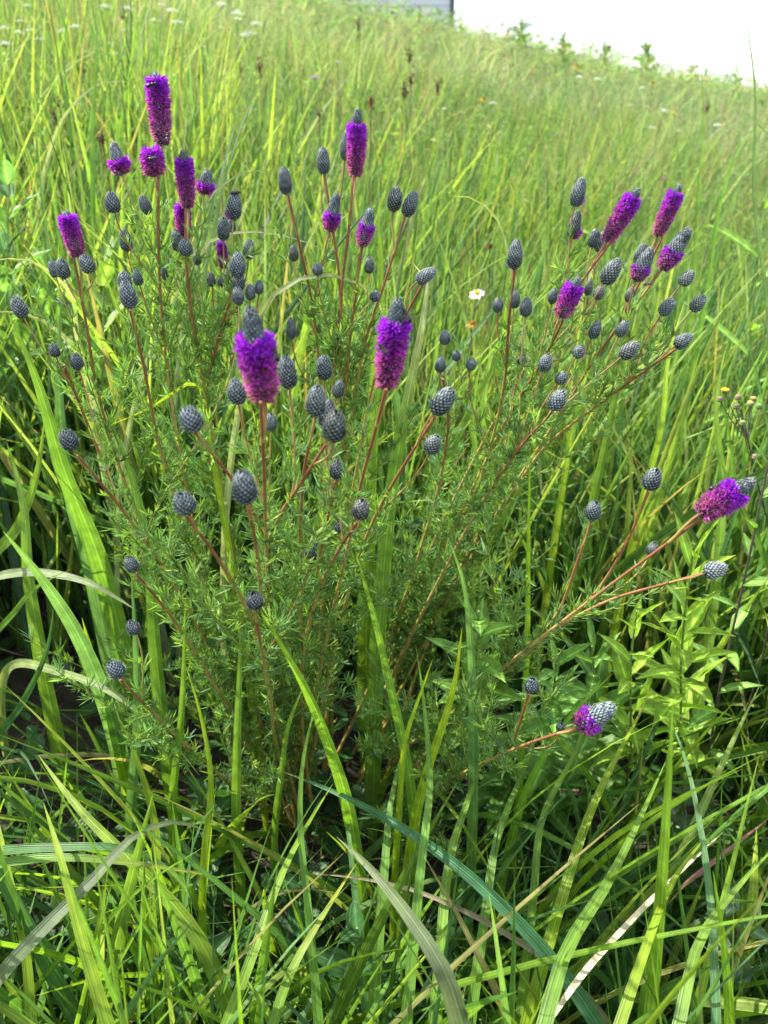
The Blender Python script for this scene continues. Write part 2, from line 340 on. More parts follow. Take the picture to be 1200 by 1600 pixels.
def foliage(mb, path, spacing, size, dens=1.0):
    """leaves of narrow leaflets along a path"""
    seg = np.linalg.norm(np.diff(path, axis=0), axis=1); cum = np.r_[0, np.cumsum(seg)]
    n = max(2, int(cum[-1]/spacing)); s = (np.arange(n)+rng.random(n)*.6)*cum[-1]/n
    pts = np.stack([np.interp(s, cum, path[:, k]) for k in range(3)], 1)
    T = nrm(np.stack([np.interp(s+.002, cum, path[:, k], right=path[-1, k]+(path[-1, k]-path[-2, k])*.01) for k in range(3)], 1)-pts+1e-7)
    if T[0] @ T[0] < .5: return
    a, b = perp(T); th = np.arange(n)*2.4+rng.random()*6
    O = np.cos(th)[:, None]*a+np.sin(th)[:, None]*b
    up = np.array([0, 0, 1.])
    Ps, Ds, Ls, Cs = [], [], [], []
    for kind in range(3):     # main leaf, two axillary tufts
        m = n
        rd = nrm(O*(1.0 if kind == 0 else .7)+T*(.75 if kind == 0 else .9)+up*.25+rdirs(m)*(.2 if kind == 0 else .5))
        rl = size*(.55 if kind == 0 else .25)*(.7+.6*rng.random(m))
        c0 = GLEAF*(1+.22*rng.normal(size=(m, 1)))*np.array([1, 1, 1]); c0 = np.clip(c0, .02, .5)
        yel = (rng.random((m, 1)) < .3); c0 = np.where(yel, c0*np.array([1.7, 1.35, .8]), c0)
        glau = (rng.random((m, 1)) < .3); c0 = np.where(glau, c0*np.array([1.1, 1.05, 1.7])*1.1, c0)
        sideL = nrm(np.cross(rd, rdirs(m)))
        for q in range(5 if kind == 0 else 4):
            fr = [.45, .45, .8, .8, 1.][q] if kind == 0 else .3+.2*q
            sg = [1, -1, 1, -1, 0][q] if kind == 0 else [1, -1, .5, -.5][q]
            Ps.append(pts+rd*(rl*fr)[:, None]); Ds.append(nrm(rd+sideL*sg*.75+rdirs(m)*.22+up*.1))
            Ls.append(size*(.75 if kind == 0 else .55)*(.7+.6*rng.random(m))); Cs.append(c0)
        # rachis
        V, F, C, U = ribbons(pts, rd, sideL, rl, np.full(m, .0007), np.zeros((m, 3)), 1, c0*1.3, c0*1.3, across=2, prof='needle'); mb.add(V, F, C, U)
    P0 = np.concatenate(Ps); D = np.concatenate(Ds); Lh = np.concatenate(Ls); C0 = np.concatenate(Cs)
    keep = rng.random(len(P0)) < dens; P0, D, Lh, C0 = P0[keep], D[keep], Lh[keep], C0[keep]; N = len(P0)
    V, F, C, U = ribbons(P0, D, nrm(np.cross(D, rdirs(N))), Lh, Lh*.095+.0003, (np.array([0, 0, .12])+rdirs(N)*.12)*Lh[:, None], 3, C0, C0*1.12, fold=.35, prof='needle')
    mb.add(V, F, C, U)

def clover_plant(label, base_px, stems, heads, nshoot, sibs):
    bx, by = base_px; bd = gdepth(bx, by); b0 = P(bx, by, bd)
    root = empty('prairie_clover', b0, label, 'prairie clover', 'purple prairie clover plants')
    paths = []
    for pts in stems:
        w3 = [P(*p) for p in pts]; w3.append(b0+np.array([rng.normal()*.02, rng.normal()*.02, -.01]))
        path = crom(w3[::-1], 70); paths.append(path)
    allp = list(paths)
    for k in range(sibs):      # leafy stems that carry no head
        q = paths[k % len(paths)]; f = .42+.22*rng.random(); q = q[:int(70*f)].copy(); t = np.linspace(0, 1, len(q))[:, None]
        q = q+t**1.3*np.array([rng.normal()*.05, rng.normal()*.05, -.01+rng.normal()*.01]); allp.append(crom(q[::8], 60))
    shoots = {}
    for k in range(nshoot):
        i = int(rng.integers(0, len(allp))); q = allp[i]; j = int(len(q)*(.3+(.5 if i < len(paths) else .6)*rng.random())); T = nrm(q[min(j+1, len(q)-1)]-q[j-1])
        d = nrm(T*.8+rdirs(1)[0]*.75+np.array([0, -.05, .35])); l = .05+.09*rng.random()
        t = np.linspace(0, 1, 14)[:, None]; sh = q[j]+d*l*t+np.array([0, 0, .25])*l*t**2; shoots.setdefault(i, []).append(sh)
    for i, path in enumerate(allp):
        mb = MB(); n = len(path); t = np.linspace(0, 1, n)[:, None]
        main = i < len(paths)
        col = np.where(t < .62, TAN*.55+GRN*.1, 0)*1.0
        tt = np.clip((t-.74)/.2, 0, 1) if main else np.zeros_like(t)
        col = ((TAN*.68+GRN*.1)*(1-t*.15))*(1-tt)+RED*1.1*tt
        if not main: col = np.broadcast_to(GRN*.6, (n, 3))
        rad = np.interp(t[:, 0], [0, .6, 1], [.0024, .0017, .0009 if main else .0006])
        tube(mb, path, rad, col, 7)
        for sh in shoots.get(i, []): tube(mb, sh, np.linspace(.0009, .0004, len(sh)), GRN*.75, 5)
        so = mb.build('stem', M_STEM, root)
        fb = MB(); a = int(n*.16); b = int(n*(.70 if main else 1.0))
        foliage(fb, path[a:int(n*.62)], .0135, .0155, .78)
        if b > int(n*.62)+5: foliage(fb, path[int(n*.62):max(b, int(n*.86))], .0105, .0125, .8)
        for sh in shoots.get(i, []): foliage(fb, sh, .0085, .0142, .9)
        fb.build('foliage', M_LEAF, so)
    for hd in heads:
        hd = dict(zip(('x', 'y', 'w', 'h', 'a', 'd', 'bloom', 'wp', 'prob', 'label'), list(hd)+[None]*(10-len(hd))))
        head, base, ax, L = make_head(hd['x'], hd['y'], hd['w'], hd['h'], hd['a'], hd['d'], hd['bloom'], hd['wp'], hd['prob'] or 1., root)
        if hd['bloom'] and not (hd['prob'] and hd['prob'] < 1): head['label'] = hd['label'] or ('flower head in full violet bloom' if hd['bloom'][1] > .6 else 'grey cone with a purple skirt of petals')
        # join the nearest stem below the head
        best = None; hpx, hpy, _ = proj(base)
        for i, q in enumerate(paths):
            tip = q[-1]
            if np.linalg.norm(tip-base) < .018: best = (0, i, len(q)-4, 1); break
            for j in range(int(len(q)*.25), len(q)-1, 2):
                X, Y, dd = proj(q[j]); dy = Y-hpy; dist = np.linalg.norm(q[j]-base)
                dirj = nrm(q[j]-base); al = -np.dot(dirj, ax)
                if dy < 18: continue
                cost = abs(dist-.075)*.5+.4*(1-al)+(0 if al > .6 else .5)
                if best is None or cost < best[0]: best = (cost, i, j, 0)
        if best is None: continue
        q = paths[best[1]][best[2]]; T = nrm(paths[best[1]][best[2]+1]-paths[best[1]][best[2]-1]); D0 = np.linalg.norm(q-base)
        t = np.linspace(0, 1, 22)[:, None]; p1 = base-ax*D0*.4; p2 = q+T*D0*.3
        path = (1-t)**3*(base+ax*L*.06)+3*(1-t)**2*t*p1+3*(1-t)*t**2*p2+t**3*q
        sb = MB(); big = hd['bloom'] is not None and hd['h'] > 50
        redc = RED*(.8+.5*rng.random()); if_green = rng.random() < .4
        e = TAN*.6 if not if_green else GRN*.7
        rr = (.00095 if big else .00055)*(1.15 if hd['d'] < .5 else 1)
        tube(sb, path, np.linspace(rr, rr*1.15, 22), redc*(1-t)**2.2+e*(1-(1-t)**2.2) if not if_green else (TAN*.6)*(1-t)+e*t, 7)
        sob = sb.build('stalk', M_STEM, head)
        if D0 > .03 and best[3] == 0:
            fb = MB(); foliage(fb, path[::-1][:int(22*(.74 if D0 < .08 else .85))], .0075, .0120, .95); 
            if fb.n: fb.build('foliage', M_LEAF, so if False else root)
    return root

N_ = None
HL = [ (249,173,27,98,3,.56,(.0,.95),40),(184,248,22,45,-8,.57,(.02,.42),36),(239,255,24,36,0,.57,(0,.98),40),(290,282,20,82,2,.58,(0,.85),31),
 (286,345,19,52,3,.62,(0,.95),28),(322,285,20,34,15,.60,(.0,.4),31),(366,323,24,38,10,.58,(.0,.22),32,.35),(176,317,24,28,-3,.57,(.0,.25),30,.15),(227,321,18,27,-15,.6),
 (113,367,22,66,-5,.56,(0,.9),33),(84,421,16,24,-5,.60),(98,420,21,28,-3,.57),(136,413,23,26,-18,.56),(196,376,20,30,0,.6,(0,.2),26,.2),(200,462,26,38,-5,.53),
 (195,440,22,26,0,.58),(215,434,16,22,-8,.60),(30,481,23,31,-14,.56),(85,548,17,19,-5,.58),(120,565,20,23,-5,.57),(276,376,18,30,0,.62),(290,387,22,22,0,.59),(308,404,14,18,0,.64),
 (349,358,20,32,5,.6),(362,352,13,20,5,.64),(348,399,13,40,0,.62,(0,.97),19),(371,415,24,36,8,.57),(389,390,19,28,8,.6),(373,440,20,26,5,.58),(359,432,14,20,0,.62),(372,463,19,24,0,.57),
 (391,457,16,23,5,.6),(405,449,14,20,8,.6),(330,437,14,20,0,.62),(345,440,12,14,0,.64),(257,427,11,20,0,.64),(107,688,27,30,-12,.52) ]
SL = [ [(246,224,.565),(247,330,.58),(250,450,.62),(265,600,.67),(290,760,.75),(330,950,.87),(385,1120,1.0)],
 [(115,402,.565),(130,480,.585),(150,600,.64),(190,740,.72),(250,880,.80),(330,1060,.92),(390,1180,1.0)],
 [(203,484,.54),(222,560,.58),(245,680,.66),(300,860,.78),(370,1080,.95)],
 [(290,325,.585),(292,430,.6),(315,580,.66),(345,750,.76),(380,950,.88),(405,1120,1.0)],
 [(372,434,.58),(350,500,.62),(325,600,.68),(325,700,.74),(360,850,.84),(395,1050,.96)],
 [(120,712,.53),(170,770,.58),(230,850,.66),(310,980,.8),(370,1120,.95)],
 [(100,570,.59),(120,620,.62),(160,720,.68),(220,850,.77),(310,1020,.9)] ]
HF = [ (402,556,38,140,-4,.385,(0,.68),62),(613,539,31,136,7,.43,(0,.73),51),(449,582,30,48,-3,.46,(0,.1),36,.08),(506,575,25,34,0,.52),(494,628,31,44,8,.45),
 (512,648,28,42,8,.48),(523,666,37,45,6,.42),(529,608,18,26,15,.58),(370,613,30,35,-3,.46),(423,660,19,26,5,.55),(299,656,35,36,-18,.42),(382,762,38,49,-3,.40),(288,787,34,34,-15,.42),
 (527,734,26,28,5,.48),(564,797,27,30,8,.46),(531,823,18,18,0,.52),(487,860,18,42,10,.56),(398,939,26,27,0,.48),(205,882,22,24,-12,.52),(208,981,20,21,-12,.55),(181,1046,26,28,-20,.52),
 (676,695,26,29,20,.52),(691,628,33,43,35,.47,(0,.15),44,.08) ]
SF = [ [(407,628,.385),(411,700,.42),(415,820,.52),(420,950,.64),(428,1100,.8),(445,1230,.95)],
 [(303,674,.425),(345,725,.455),(400,810,.53),(430,930,.64),(440,1100,.82)],
 [(603,608,.43),(590,660,.455),(568,740,.51),(545,850,.6),(510,1000,.74),(480,1180,.92)],
 [(510,694,.43),(470,755,.48),(425,830,.55),(415,950,.67),(435,1120,.85)],
 [(188,1062,.53),(235,1110,.6),(320,1190,.74),(410,1260,.9)],
 [(212,896,.53),(265,960,.6),(335,1070,.74),(420,1210,.92)],
 [(290,805,.43),(335,865,.49),(385,950,.59),(420,1080,.75),(440,1200,.9)],
 [(680,652,.475),(645,705,.5),(595,790,.56),(555,890,.66),(515,1050,.8)],
 [(493,652,.455),(478,720,.49),(470,810,.56),(470,940,.68),(470,1100,.84)],
 [(398,954,.485),(408,1010,.56),(422,1090,.70),(438,1190,.86)],
 [(561,813,.465),(535,850,.52),(500,920,.62),(470,1070,.80)],
 [(387,790,.408),(398,840,.47),(408,930,.59),(424,1080,.77)],
 [(526,750,.485),(514,800,.54),(497,890,.64),(478,1030,.80)] ]
HC = [ (445,283,21,37,-4,.58),(505,252,21,36,0,.59),(557,225,21,94,3,.585,(0,.78),33),(540,228,17,40,5,.62),(520,333,20,54,14,.6,(0,.45),30),(572,357,21,54,15,.59,(0,.6),29),
 (617,312,23,33,10,.6),(641,319,23,36,22,.59),(459,396,15,22,0,.64),(496,421,17,16,0,.62),(577,415,16,22,5,.62),(665,431,21,31,55,.56),(586,463,16,15,40,.6),(455,514,15,30,0,.62) ]
SC = [ [(552,274,.59),(545,360,.6),(537,420,.62),(530,600,.7),(515,800,.8),(500,1000,.92)],
 [(566,386,.6),(556,460,.63),(542,580,.69),(535,720,.77),(520,900,.88)],
 [(633,338,.6),(608,420,.62),(575,520,.66),(550,640,.72),(535,800,.82)],
 [(450,303,.59),(465,370,.61),(485,460,.65),(500,600,.71),(500,800,.82)],
 [(507,272,.6),(520,360,.61),(530,430,.63),(520,600,.7),(505,800,.82)],
 [(660,445,.565),(630,500,.59),(590,580,.64),(560,720,.72),(530,900,.85)] ]
HR = [ (805,398,24,41,2,.58,(0,.1),28,.08),(778,477,17,20,0,.62),(804,468,18,25,0,.62),(822,480,20,27,3,.6),(904,301,22,40,10,.6,(0,.25),29,.2),(898,352,20,40,6,.62,(0,.3),30,.4),
 (928,373,17,26,8,.64),(940,378,19,30,12,.64),(972,337,21,86,26,.6,(0,.84),33),(1044,330,19,76,16,.63,(0,.84),29),(1055,390,25,68,27,.62,(0,.45),36,.75),
 (1005,414,25,50,17,.6,(0,.42),34,.7),(1001,398,18,30,12,.63),(955,425,27,39,26,.59,(0,.2),32,.12),(889,466,22,62,20,.6,(0,.8),34),(936,458,17,19,15,.62),(920,449,13,24,5,.64),
 (984,460,14,22,10,.64),(1073,435,20,24,35,.62),(1042,480,21,27,30,.61),(1091,474,21,27,32,.61),(1067,533,22,27,52,.6),(983,548,24,30,45,.58),(930,515,18,27,15,.61),
 (972,514,18,24,20,.62),(904,550,19,18,20,.61),(852,568,21,25,15,.6),(877,591,19,18,30,.6),(871,626,26,31,25,.56),(864,463,14,22,5,.64),(815,562,14,15,10,.64),
 (695,528,18,19,0,.62),(688,570,18,21,0,.6),(713,556,14,14,0,.64),(736,569,17,18,5,.61) ]
SR = [ [(955,378,.605),(905,445,.63),(860,515,.66),(800,610,.71),(740,720,.78),(690,820,.84),(620,1000,.96)],
 [(1035,370,.635),(1005,430,.65),(955,525,.69),(895,610,.73),(830,720,.79),(740,850,.87),(650,1030,.98)],
 [(1057,545,.605),(1000,585,.64),(925,640,.69),(860,690,.74),(800,770,.81),(700,930,.92)],
 [(805,420,.585),(797,480,.61),(788,600,.68),(760,720,.76),(700,870,.87),(620,1060,1.0)],
 [(880,500,.61),(850,560,.65),(800,640,.71),(735,770,.8),(650,950,.92)],
 [(863,644,.565),(820,690,.61),(770,760,.68),(700,880,.8),(610,1060,.96)],
 [(1030,424,.63),(990,480,.65),(930,560,.69),(880,640,.73),(790,780,.82)],
 [(692,592,.62),(700,650,.66),(690,740,.73),(660,850,.82),(600,1020,.95)] ]
HD = [ (1134,778,32,92,50,.50,(0,.70),50),(1019,750,28,32,12,.56),(927,799,24,28,5,.58),(1019,858,17,20,10,.6),(1117,891,27,31,68,.54),(930,1120,33,62,47,.52,(0,.42),48),(831,1072,22,24,0,.56),(876,1136,14,13,0,.58) ]
SD = [ [(1102,806,.505),(1000,880,.54),(880,970,.61),(790,1040,.69),(700,1120,.81),(610,1200,.95)],
 [(905,1136,.525),(830,1160,.58),(770,1185,.65),(690,1225,.79),(610,1265,.94)],
 [(1098,896,.55),(1040,912,.57),(960,935,.60),(880,975,.64),(800,1040,.71),(700,1130,.84)],
 [(1013,768,.57),(985,835,.59),(935,920,.62),(870,985,.66),(790,1050,.73)],
 [(924,814,.59),(903,875,.61),(870,960,.65),(800,1030,.71),(720,1110,.82)],
 [(826,1084,.565),(812,1130,.6),(795,1170,.65),(740,1200,.72)] ]
clover_plant('prairie clover rising on the left behind the others, with the tallest violet head', (430,1225), SL, HL, 74, 4)
clover_plant('nearest prairie clover in front, with the biggest grey-topped violet head', (470,1300), SF, HF, 72, 3)
clover_plant('upright prairie clover at the back in the middle, one violet head over grey cones', (505,1215), SC, HC, 50, 3)
clover_plant('prairie clover leaning to the right rear, crowded with grey cones and violet heads', (560,1215), SR, HR, 86, 4)
clover_plant('low prairie clover sprawling sideways to the right beside the lime leafy plant', (575,1280), SD, HD, 50, 2)

# ---------------------------------------------------------------- grass as stuff
def grass(name, label, roots, Lmean, Lsd, Wmean, nseg, across, cols, lean=.25, bend=.5, clear=None, mat=M_GRASS, wind=(.05, .03)):
    N = len(roots); L = np.clip(Lmean*(1+Lsd*rng.normal(size=N)), Lmean*.35, Lmean*1.5); W = Wmean*(.55+.9*rng.random(N)**1.3); qn = np.sin(roots[:, 0]*2.3+1.7*np.sin(roots[:, 1]*1.1+.4))*np.sin(roots[:, 1]*1.9+1.3*np.cos(roots[:, 0]*1.6)); far_ = np.clip((roots[:, 1]-1.2)/1.5, 0, 1); L = L*(1+.38*qn*far_)
    az = rng.random(N)*6.283; h = np.stack([np.cos(az), np.sin(az), 0*az], 1)
    D = nrm(h*(lean*np.abs(rng.normal(size=N)))[:, None]+np.array([wind[0], wind[1], 1.])+rdirs(N)*.08)
    bn = bend*rng.random(N)**1.6; droop = (rng.random(N) < .14)*rng.random(N)*.6
    h2 = nrm(h+rdirs(N)*.3*np.array([1, 1, 0]))
    B = h2*(bn*L)[:, None]; B[:, 2] -= (bn**2*.35*L)
    B3 = np.zeros_like(B)+h2*(droop*L*.5)[:, None]; B3[:, 2] -= droop*L*.9
    tip = roots+D*L[:, None]+B+B3
    if clear is not None:
        keep = clear(roots, tip, roots+D*L[:, None]*.6+B*.36+B3*.216); roots, L, W, D, B, B3, h, tip, qn, far_ = [a[keep] for a in (roots, L, W, D, B, B3, h, tip, qn, far_)]; N = len(roots)
    S = nrm(np.cross(D, nrm(h+rdirs(N)*.7)))
    pal = np.array(cols); pi = rng.integers(0, len(pal), N); patch = .5+.5*np.sin(roots[:, 0]*1.3+np.sin(roots[:, 1]*.9)*2)*np.cos(roots[:, 1]*.8+1)
    c = pal[pi]*(1+.16*rng.normal(size=(N, 1)))*(1-.22*patch[:, None]*np.array([1.2, .7, 1.]))*(1+(far_*qn)[:, None]*np.array([.30, .17, .25])); c = np.clip(c, .012, .6)
    tipc = np.where(rng.random((N, 1)) < .05, np.array([.28, .24, .10]), c*np.array([1.15, 1.08, 1.]))
    V, F, C, U = ribbons(roots, D, S, L, W, B, nseg, c*np.array([1.0, .97, 1.1]), tipc, fold=.22, B3=B3, across=across, twist=rng.normal(size=N)*1.1)
    o = link(mesh(name, V, F, C, U, mat), name); tag(o, label, 'grass', kind='stuff'); return o
def scatter(n, r0, r1, a0=-36, a1=36, power=1.0, cx=0):
    r = r0+(r1-r0)*rng.random(n)**power; a = np.radians(a0+(a1-a0)*rng.random(n))
    x = r*np.sin(a)+cx; y = r*np.cos(a); return np.stack([x, y, ground(x, y)-.004], 1)
def clumpy(roots, f=6., keep=.6):
    v = np.sin(roots[:, 0]*f+np.sin(roots[:, 1]*f*.7)*1.5)*np.sin(roots[:, 1]*f*1.1+np.cos(roots[:, 0]*f*.6)*1.7)
    return roots[(v*.5+.5)**.6 > rng.random(len(roots))*(1-keep)*1.6]
LIME = [(.16, .28, .055), (.13, .25, .055), (.21, .32, .065), (.09, .20, .05), (.075, .17, .06), (.25, .34, .09), (.05, .13, .05)]
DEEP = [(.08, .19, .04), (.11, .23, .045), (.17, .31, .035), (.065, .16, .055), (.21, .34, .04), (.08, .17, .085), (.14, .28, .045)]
MIDC = [(.16, .28, .08), (.22, .33, .11), (.13, .25, .07), (.26, .35, .15), (.11, .19, .08), (.27, .26, .17), (.08, .15, .07), (.20, .15, .10)]
def clear_front(r, tip, mid):
    px, py, d = proj(tip); mx, my, md = proj(mid)
    lim = np.interp(px, [-200, 0, 150, 300, 450, 900, 1050, 1250, 1500], [1000, 1090, 1170, 1200, 1230, 1190, 1060, 1000, 950])
    near = tip[:, 1] < 1.0
    cp = np.linalg.norm(tip-CP, axis=1) > .33
    return cp & ((py > lim+rng.normal(size=len(lim))*35) | (d <= 0)) & (np.linalg.norm(mid-CP, axis=1) > .35) & ((my > lim) | (d <= 0))
BARE = []
for (bpx, bpy_, br) in ((10, 950, .09), (50, 1090, .08), (130, 1010, .05), (870, 850, .08), (1040, 1310, .07), (960, 980, .07), (10, 1240, .06)):
    q_ = P(bpx, bpy_, gdepth(bpx, bpy_)); BARE.append((q_[0], q_[1], br))
def clear_bare(fn=None):
    def f(r, tip, mid):
        k = np.ones(len(r), bool) if fn is None else fn(r, tip, mid)
        for (bx, by, br) in BARE:
            dd = np.hypot(r[:, 0]-bx, r[:, 1]-by); k &= ~((dd < br) & (rng.random(len(r)) < .85))
        return k
    return f
# front of the clump
g = clumpy(scatter(2100, .22, 1.0, -62, 62), 9, .5)
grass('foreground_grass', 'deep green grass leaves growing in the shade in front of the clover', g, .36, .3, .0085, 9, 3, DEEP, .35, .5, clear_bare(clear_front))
g = scatter(2600, .3, 1.15, -60, 60)
grass('fine_undergrowth', 'thin short grass blades low over the dark soil', g, .16, .4, .003, 5, 2, DEEP, .6, .9, clear_bare(clear_front), wind=(0, 0))
g = clumpy(scatter(800, .25, .95, -62, 62), 9, .5)
grass('foreground_grass', 'broad bright grass blades standing in front of the clover', g, .42, .25, .0125, 10, 3, LIME+DEEP[2:5], .25, .35, clear_bare(clear_front))
# beside and just behind
def clear_mid(r, tip, mid):
    # keep the tall blades from leaning over the clover
    px, py, d = proj(tip); k = (d > .78) | (py > 1150) | (px < 60) | (px > 1180)
    inclump = (np.abs(r[:, 0]+.03) < .12) & (np.abs(r[:, 1]-.86) < .08)
    return k & ~(inclump & (rng.random(len(k)) < .6))
g = clumpy(scatter(5200, .95, 1.7, -42, 42), 8, .5)
grass('tall_grass', 'tall bright lime grass leaves standing behind and beside the clover', g, .46, .28, .0115, 10, 3, LIME, .22, .45, clear_bare(clear_mid))
g = clumpy(scatter(15000, 1.6, 3.4, -36, 36), 4, .3)
grass('tall_grass', 'bright backlit tall grass filling the meadow behind the clover', g, .42, .32, .0120, 8, 3, LIME, .17, .42, None)
g = scatter(6000, 1.1, 3.5, -36, 36)
grass('fine_grass', 'very thin wispy grass stems among the tall meadow grass', g, .45, .3, .0026, 7, 2, MIDC, .25, .5, clear_bare(clear_mid))
g = clumpy(scatter(60000, 3.3, 8, -34, 34, .8), 2, .35)
grass('meadow_grass', 'hazy yellow-green meadow grass up the middle of the slope', g, .33, .42, .0095, 5, 2, MIDC+LIME[:4], .25, .45, None, M_FAR)
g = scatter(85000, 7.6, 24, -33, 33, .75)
grass('distant_grass', 'distant grass tinted pale for haze up to the crest of the hill', g, .34, .45, .013, 3, 2, [(min(.5, a*1.12+.03), b*1.08+.03, c*1.15+.04) for a, b, c in MIDC], .45, .7, None, M_FAR)  # palette lifted so the blade colour carries the paling of distance haze
# leafy weeds among the far grass: short bent leaves
def leafstuff(name, label, n, r0, r1, hmax, size, cols, a=34, prof='lance', zmin=.1):
    r = scatter(n, r0, r1, -a, a, .8); r[:, 2] += zmin+hmax*rng.random(n)
    D = nrm(rdirs(n)*np.array([1, 1, .5])+np.array([0, 0, .25])); L = size*(.5+rng.random(n)); pal = np.array(cols)[rng.integers(0, len(cols), n)]*(1+.2*rng.normal(size=(n, 1)))
    pal = np.clip(pal, .01, .5)
    V, F, C, U = ribbons(r, D, nrm(np.cross(D, nrm(rdirs(n)*.5+np.array([0, 0, 1])))), L, L*.3, np.array([0, 0, -.3])*L[:, None], 3, pal, pal, prof=prof)
    tag(link(mesh(name, V, F, C, U, M_FAR), name), label, 'weeds', kind='stuff')
leafstuff('weed_leaves', 'small leaves of mixed weeds scattered through the meadow grass', 60000, 2.6, 22, .34, .035, MIDC+DEEP)
# litter
def litter():
    n = 4200; r = scatter(n, .2, 1.6, -75, 75); r[:, 2] += .006+.015*rng.random(n)
    az = rng.random(n)*6.283; D = nrm(np.stack([np.cos(az), np.sin(az), rng.normal(size=n)*.12], 1)); L = .02+.11*rng.random(n)**2
    c = np.array([.22, .17, .11])*(.4+.9*rng.random((n, 1)))
    V, F, C, U = ribbons(r, D, nrm(np.cross(D, nrm(rdirs(n)*.3+[0, 0, 1]))), L, .0012+.0022*rng.random(n), rdirs(n)*(L*.15)[:, None], 3, c, c, across=2, prof='needle')
    tag(link(mesh('straw_litter', V, F, C, U, M_DRY), 'straw_litter'), 'dead straw and stalk litter lying on the dark soil', 'litter', kind='stuff')
    n = 5200; r = scatter(n, .22, 1.3, -65, 65); k = np.ones(n, bool); r = clumpy(r, 14, .2); n = len(r); r[:, 2] += .015+.07*rng.random(n)
    D = nrm(rdirs(n)*np.array([1, 1, .3])+[0, 0, .35]); L = .014+.036*rng.random(n); c = np.array([.05, .13, .035])*(.6+.8*rng.random((n, 1)))
    V, F, C, U = ribbons(r, D, nrm(np.cross(D, nrm(rdirs(n)*.35+[0, 0, 1]))), L, L*.6, np.array([0, 0, -.2])*L[:, None], 5, c, c*1.1, prof='oval', fold=.12)
    tag(link(mesh('ground_leaves', V, F, C, U, M_BROAD), 'ground_leaves'), 'low round weed leaves covering the soil under the grass', 'ground cover', kind='stuff')
litter()
leafstuff('skyline_weeds', 'small leaves and tufts roughening the skyline', 14000, 11, 21, .55, .09, MIDC+DEEP[:3], 30, 'oval', .1)

# ---------------------------------------------------------------- single long grass blades one can point at
def blade(pts, wpx, col, label, name='grass_blade', dry=None, mat=M_GRASS, twist=0., to_ground=True, cat='grass blade'):
    """pts run from the root to the tip in (px,py,depth)"""
    w3 = [P(*p) for p in pts]
    if to_ground:
        g0 = w3[0].copy(); dirn = nrm(w3[0]-w3[1]); dirn = nrm(dirn*.6+np.array([0, 0, -1.]));
        h = g0[2]-float(ground(g0[0], g0[1]));
        if h > .01: s = h/max(.3, -dirn[2]); g1 = g0+dirn*s; g1[2] = float(ground(g1[0], g1[1]))-.01; w3 = [g1]+w3
    n = 34; c = crom(w3, n); T = nrm(np.gradient(c, axis=0)); seg = np.r_[0, np.cumsum(np.linalg.norm(np.diff(c, axis=0), axis=1))]; t = seg/seg[-1]
    W = 1.25*wpx*pts[len(pts)//2][2]/FPX; wp = np.clip(t*4+.4, 0, 1)*(1-t**2.6)**.8+.01
    vd = nrm(c-CP); S = nrm(np.cross(T, vd)); Nn = nrm(np.cross(S, T)); a = (.35+twist*(t-.4))[:, None]; S2 = S*np.cos(a)+Nn*np.sin(a); N2 = np.cross(T, S2)
    h = (W*wp*.5)[:, None]; u = [-1, -.5, 0, .5, 1]
    V = np.stack([c+S2*h*x+N2*h*(.28*(abs(x))+.05*np.sin(t*23+x*2)[:, None]) for x in u], 1).reshape(-1, 3)
    i = np.arange(n-1)[:, None]*5+np.arange(4)[None]; i = i.ravel(); F = np.stack([i, i+1, i+6, i+5], 1)
    col = np.array(col); tc = np.array(dry) if dry is not None else col*np.array([1.2, 1.1, .9]); s = (np.clip((t-.75)/.25, 0, 1)**1.5)[:, None]
    C = np.repeat(col*(1-s)+tc*s, 5, 0)*(1+.05*rng.normal(size=(n*5, 1)))
    U = np.stack([np.tile(np.linspace(0, 1, 5), n), np.repeat(t*12, 5)], 1)
    o = link(mesh(name, V, F, C, U, mat), name); return tag(o, label, cat, 'long grass blades round the clover' if cat == 'grass blade' else None)
BL = (.11, .23, .085); BG = (.14, .28, .045); YG = (.24, .36, .03); GY = (.17, .22, .13); PL = (.30, .36, .20); DG = (.06, .15, .05)
